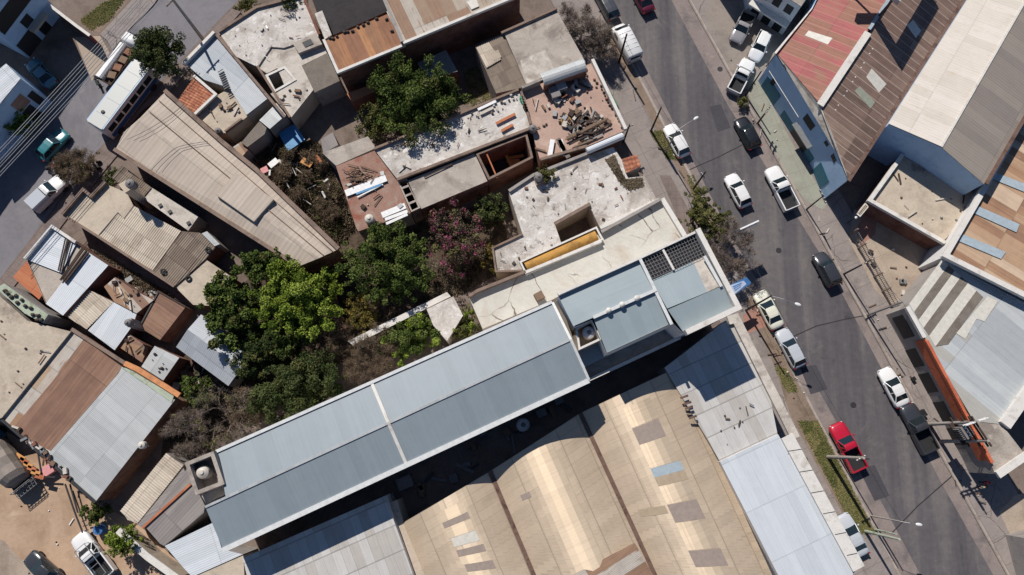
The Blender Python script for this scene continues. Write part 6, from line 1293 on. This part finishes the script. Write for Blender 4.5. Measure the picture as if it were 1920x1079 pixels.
# fence along the concrete yard
r = thing('yard_fence', 'low metal fence along the pavement of the concrete yard', 'fence', P(1622, 510)); a, b = P(1592, 440), P(1668, 575)
for z in (.5, 1.2, 1.9): MB().bar(a + V((0, 0, z)), b + V((0, 0, z)), .06, .06).build('rail', G['steel'], r, xf=1)
m = MB()
for k in range(46): p = a.lerp(b, k / 45); m.bar(p, p + V((0, 0, 2.0)), .04, .04)
m.build('bars', G['steel'], r, xf=1)
for k in range(6): p = a.lerp(b, k / 5); MB().bar(p, p + V((0, 0, 2.2)), .14, .14).build('post', G['coping_b'], r, xf=1)
# cables
CG = 'overhead wires along the side street'
for k, (p, q) in enumerate([((-60, 343), (262, -6)), ((-60, 349), (266, -2)), ((-60, 366), (268, 0)), ((-60, 372), (276, 2)), ((-60, 378), (280, 6)), ((-60, 388), (290, 6)), ((-60, 394), (296, 8))]):
    cable('pale wire in the bundle running above the shaded side street', [P(*p, 9.2), P(*q, 9.2)], .034, 'cable', .12, CG)
for p, q in (((340, -10), (1220, 210)), ): pass
for k in range(3): cable('dark wire drooping over the curved end of the beige warehouse', [P(238 + k * 12, 262 + k * 2, 7.4), P(345 + k * 2, 196 + k * 4, 7.9)], .022, 'cabled', .5, 'wires over the beige warehouse')
for a, za, b, zb, l in (((1323, 322), 4.8, (1446, 554), 8.0, 'thin wire from the kerb pole to the street lamp pole'), ((1446, 554), 8.0, (1620, 858), 8.2, 'thin wire from the street lamp pole to the thick grey pole'), ((1239, 201), 5.6, (1323, 322), 4.8, 'thin wire between the two dark kerb poles'), ((1166, 62), 5.7, (1239, 201), 5.6, 'thin wire from the van pole to the next kerb pole'), ((1632, 487), 6, (1695, 571), 6.6, 'thin wire along the yard fence poles'), ((1543, 366), 4.8, (1632, 487), 6, 'thin wire from the pickup pole to the fence pole'), ((1695, 571), 6.6, (1824, 790), 8.2, 'thin wire reaching the transformer frame'), ((1620, 858), 8.2, (1689, 978), 6.5, 'thin wire between the two lower kerb poles')): cable(l, [P(*a, za), P(*b, zb)], .015, 'cabled', .3)
# ============================================================ people
person('person in a red top walking at the shaded corner', (1837, 905), (1822, 880), 'redcloth', 'navy', stride=.16, hat='redcloth')
person('person in a teal shirt beside the one in red', (1832, 912), (1816, 886), 'tealcloth', 'navy', stride=.14)
# ============================================================ small things on roofs and ground

for a, b in (((1060, 262), (1140, 222)), ((1064, 264), (1138, 226)), ((1062, 258), (1128, 226)), ((1070, 270), (1146, 232)), ((1078, 276), (1130, 252)), ((1084, 270), (1142, 238)), ((1074, 256), (1110, 238)), ((1080, 250), (1112, 250)), ((1076, 276), (1112, 262)), ((1098, 244), (1118, 224))):
    beam(a, b, 4.2 + RN.random() * .4, .16, .07, RN.choice(['wood', 'woodd', 'steel', 'wood']), 'weathered plank in the scrap heap on the terracotta terrace', 'planks on the terracotta terrace', 'plank', 'plank')
for k in range(34): stone((1078 + RN.gauss(0, 12), 232 + RN.gauss(0, 7)), 4.05, RN.uniform(.1, .24), 'small lump of rubble in the scrap heap on the terracotta terrace', 'rubble on the terracotta terrace', RN.choice(['stone', 'woodd', 'wood', 'rubber']), 'rubble_lump', 'rubble')
for k in range(16): f = k / 15; stone((1118 + 50 * f + RN.gauss(0, 2), 150 + 90 * f), 4.05, RN.uniform(.12, .22), 'lump of rubble along the street edge of the terracotta terrace', 'rubble along the terrace edge', RN.choice(['stone', 'brick', 'woodd']), 'rubble_lump', 'rubble')
p = P(1062, 227, 4.25); m = MB()
for i in range(20):
    a, b = 2 * pi * i / 20, 2 * pi * (i + 1) / 20; m.tube([p + V((.5 * cos(a), .5 * sin(a), 0)), p + V((.5 * cos(b), .5 * sin(b), 0))], .06, .06, 6, False)
single(m, 'coiled_hose', G['yellow'], 'yellow coil of hose on the terracotta terrace', 'hose')
for c, s, mt in (((1040, 175), (1.0, 1.3, .8), 'tankg'), ((1052, 164), (1.1, .9, .9), 'greyp')): single(MB().box(P(*c, 4.5), s, .35), 'metal_cabinet', G[mt], {1040: 'grey metal cabinet in the shade of the curved shelter', 1052: 'pale cabinet directly under the curved shelter'}[c[0]], 'cabinet', bevel=.03)
for k, (a, b) in enumerate([((1046, 260), (1066, 296)), ((1050, 262), (1060, 292)), ((1036, 262), (1030, 298))]): beam(a, b, 4.3, .5, .05, ['c_dark', 'whiteb', 'whiteb'][k], ['dark felt strip laid across the terrace corner', 'white board leaning beside the felt strip', 'thin white board by the roofless room'][k], None, 'loose_board', 'board')
for k in range(10): single(MB().box(P(1139 + k * 1.4, 172 + k * 2.6, .35), (1.0, .07, .3), -.5), 'crate_slat', G['green'], 'green slat of the pallet stack on the pavement by the terracotta terrace', 'slat', 'green pallet slats')
for k in range(6): single(MB().box(P(977 + k * 2.2, 184 + k * 5, 4.3), (.35, .3, .4), k), 'flower_pot', G['green' if k < 3 else 'stone'], 'pot in the row along the shaded edge of the terracotta terrace', 'pot', 'pots on the terrace edge', bevel=.04)
# red terrace: boards and branches
for a, b, wd, mt, l in (((648, 363), (724, 334), .75, 'whiteb', 'widest white board laid across the reddish terrace'), ((668, 364), (716, 346), .22, 'tarpb', 'bluish plank lying on the widest white board'), ((670, 370), (718, 346), .14, 'whiteb', 'thin white plank just below the widest board'), ((716, 404), (760, 386), .65, 'whiteb', 'white board near the rafter gap'), ((722, 412), (764, 396), .35, 'whiteb', 'middle white plank near the rafter gap'), ((724, 420), (764, 402), .3, 'whiteb', 'lowest white plank near the rafter gap'), ((700, 373), (712, 364), .1, 'woodd', 'short dark stick on the reddish terrace'), ((795, 333), (848, 308), .12, 'woodd', 'dark pole lying along the plain slab roof')): beam(a, b, 4.06 + .12 * RN.random(), wd, .05, mt, l, None, 'loose_board', 'board')
for k in range(26):
    c = (676 + RN.gauss(0, 12), 326 + RN.gauss(0, 7)); a = RN.gauss(-.3, .8); l = RN.uniform(8, 20); beam((c[0] - cos(a) * l, c[1] - sin(a) * l * .5), (c[0] + cos(a) * l, c[1] + sin(a) * l * .5), 4.02 + RN.random() * .5, .06, .06, RN.choice(['wood', 'woodd', 'twig']), 'dry branch in the heap on the reddish terrace', 'branches on the reddish terrace', 'dry_branch', 'branch')
tank('beige water tank on the reddish terrace corner', (692, 410), 3.95, .5, 1.1); tank('grey water tank on the whitewashed roof beside the round plant', (1010, 331), 4.7, .42, .9, 'tankg', 'tankg')
bld('tank_plinth', 'small plinth under the grey tank on the whitewashed roof', 'plinth', 4.65, [(1000, 330), (1016, 322), (1022, 340), (1006, 348)], 'brick', roof='c_grey')
tank('round grey tank where the terrace meets the roofless room', (999, 240), 4.1, .42, .9, 'tankg', 'tankg'); tank('dark grey tank at the edge of the pale terrace', (408, 245), 3.0, .36, .8, 'tankg', 'tankg')
tank('pale tank in the dark alley below the long building', (981, 797), .02, .7, 1.5, 'tankw', 'tankg'); tank('round tank by the end of the dark alley', (730, 934), 1.2, .45, .9, 'tankg', 'tankg')
single(MB().box(P(1011, 556, 4.9), (.9, .8, .7), .5), 'wooden_box', G['wood'], 'brown wooden box standing on the cracked terrace', 'box', bevel=.03)
for c, s in (((1015, 775), .8), ((1048, 752), .7), ((905, 812), .6), ((760, 905), 1.2)): single(MB().box(P(*c, s / 2), (s * 1.3, s, s), .4), 'alley_crate', G['tankg'], {1015: 'pale crate in the dark alley near the round tank', 1048: 'small crate at the upper part of the dark alley', 905: 'small crate midway along the dark alley', 760: 'large flat crate at the lower end of the dark alley'}[c[0]], 'crate', bevel=.04)
# side street roof ladder, laundry and debris in the scrap garden
for a, b, mt, l in (((566, 300), (584, 310), 'plyo', 'bright orange board in the scrap garden'), ((590, 294), (600, 306), 'orange_sheet', 'rust coloured board at the edge of the scrap garden'), ((538, 280), (560, 268), 'tarpb', 'pale blue board next to the blue tarp'), ((505, 312), (520, 300), 'whiteb', 'white board by the beige warehouse wall'), ((490, 322), (502, 316), 'pink', 'pink board by the beige warehouse wall'), ((520, 318), (534, 330), 'wood', 'weathered board in the scrap garden')): beam(a, b, .9, .7, .06, mt, l, None, 'loose_board', 'board')
single(MB().slab(ring([(522, 250), (552, 232), (572, 262), (540, 284)], 1.2), .04), 'blue_tarpaulin', G['tarpb'], 'blue tarpaulin stretched over the shaded corner of the scrap garden', 'tarpaulin')
for k in range(70):
    x, y = 505 + RN.uniform(0, 130), 262 + RN.uniform(0, 165)
    if y < 1.06 * x - 290 + 20 and x < 500: continue
    if y - 322 > (x - 482) * .95 - 14: continue
    a = RN.uniform(0, 3.1); l = RN.uniform(5, 12); beam((x - cos(a) * l, y - sin(a) * l), (x + cos(a) * l, y + sin(a) * l), .3 + RN.random() * .8, RN.choice([.07, .1, .2]), .06, RN.choice(['wood', 'woodl', 'woodd', 'wood', 'steel']), 'loose stick or lath among the scrap behind the beige warehouse', 'sticks in the scrap garden', 'loose_stick', 'stick')
for k in range(9): f = k / 8; beam((408 + 12 * f, 136 + 32 * f), (418 + 12 * f, 130 + 32 * f), 3.75, .1, .06, 'steeld', 'dark rung lying on the blue grey sheet roof', 'rungs on the blue grey roof', 'ladder_rung', 'rung')
for k in range(22): f = RN.random(); stone((880 + 90 * f + RN.gauss(0, 5), 222 - 42 * f + RN.gauss(0, 5)), 4.2, RN.uniform(.08, .2), 'lump of rubble on the whitewashed roof of the narrow house', 'rubble on the narrow house', RN.choice(['stone', 'wood', 'coping']), 'rubble_lump', 'rubble')
for a, b, mt in (((900, 214), (925, 202), 'woodl'), ((896, 206), (930, 190), 'whiteb'), ((930, 232), (966, 214), 'orange_sheet'), ((904, 196), (926, 186), 'woodd'), ((940, 246), (962, 234), 'orange_sheet')): beam(a, b, 4.35, .3, .08, mt, {900: 'pale plank on the narrow house roof', 896: 'white plank on the narrow house roof', 930: 'rusty orange trough on the narrow house roof', 904: 'dark plank on the narrow house roof', 940: 'shorter rusty trough on the narrow house roof'}[a[0]], None, 'loose_board', 'board')
single(MB().lathe(P(192, 992, .01), [(.5, 0), (.55, .05), (.5, .9), (.2, 1.0)], 16), 'plastic_drum', G['signblue'], 'blue plastic drum between the two bushes of the dirt yard', 'drum')
for k in range(5): beam((150 + k * 2, 960 + k * 9), (158 + k * 2, 958 + k * 9), .9, .1, .08, 'steeld', 'dark slat of the rack beside the dark round bush', 'rack slats', 'rack_slat', 'slat')
for p, q in (((122, 908), (142, 966)), ((131, 908), (146, 962)), ((142, 966), (158, 1006)), ((70, 842), (78, 890)), ((80, 894), (104, 895))): beam(p, q, .9, .14, .1, 'steeld', 'dark rail lying at the edge of the dirt yard', 'rails at the dirt yard edge', 'metal_rail', 'rail')
single(MB().box(P(89, 883, .6), (1.4, 1.0, .5), .6), 'pink_crate', G['pink'], 'pink and white crate at the foot of the grey warehouse', 'crate', bevel=.05)
for c in ((1729, 776), (1713, 711)): single(MB().box(P(*c, .4), (.7, .7, .5) if c[0] == 1729 else (.4, .4, .3), .5), 'dark_box', G['dark'], {1729: 'dark square box on the pavement beside the dark pickup', 1713: 'tiny dark box on the pavement beside the white sedan'}[c[0]], 'box', bevel=.03)
r = thing('garden_wall', 'garden wall with a red clay top right of the bright green tree', 'wall', P(636, 592)); MB().strip([P(618, 545), P(638, 595), P(652, 640)], .35, 0, 2.4).build('wall', G['coping_b'], r, xf=1); m = MB()
for k in range(22): p = P(619 + 33 * k / 21, 545 + 93 * k / 21, 2.5); m.box(p, (.8, .14, .1), .35)
m.build('clay_capping', G['brick'], r, xf=1)
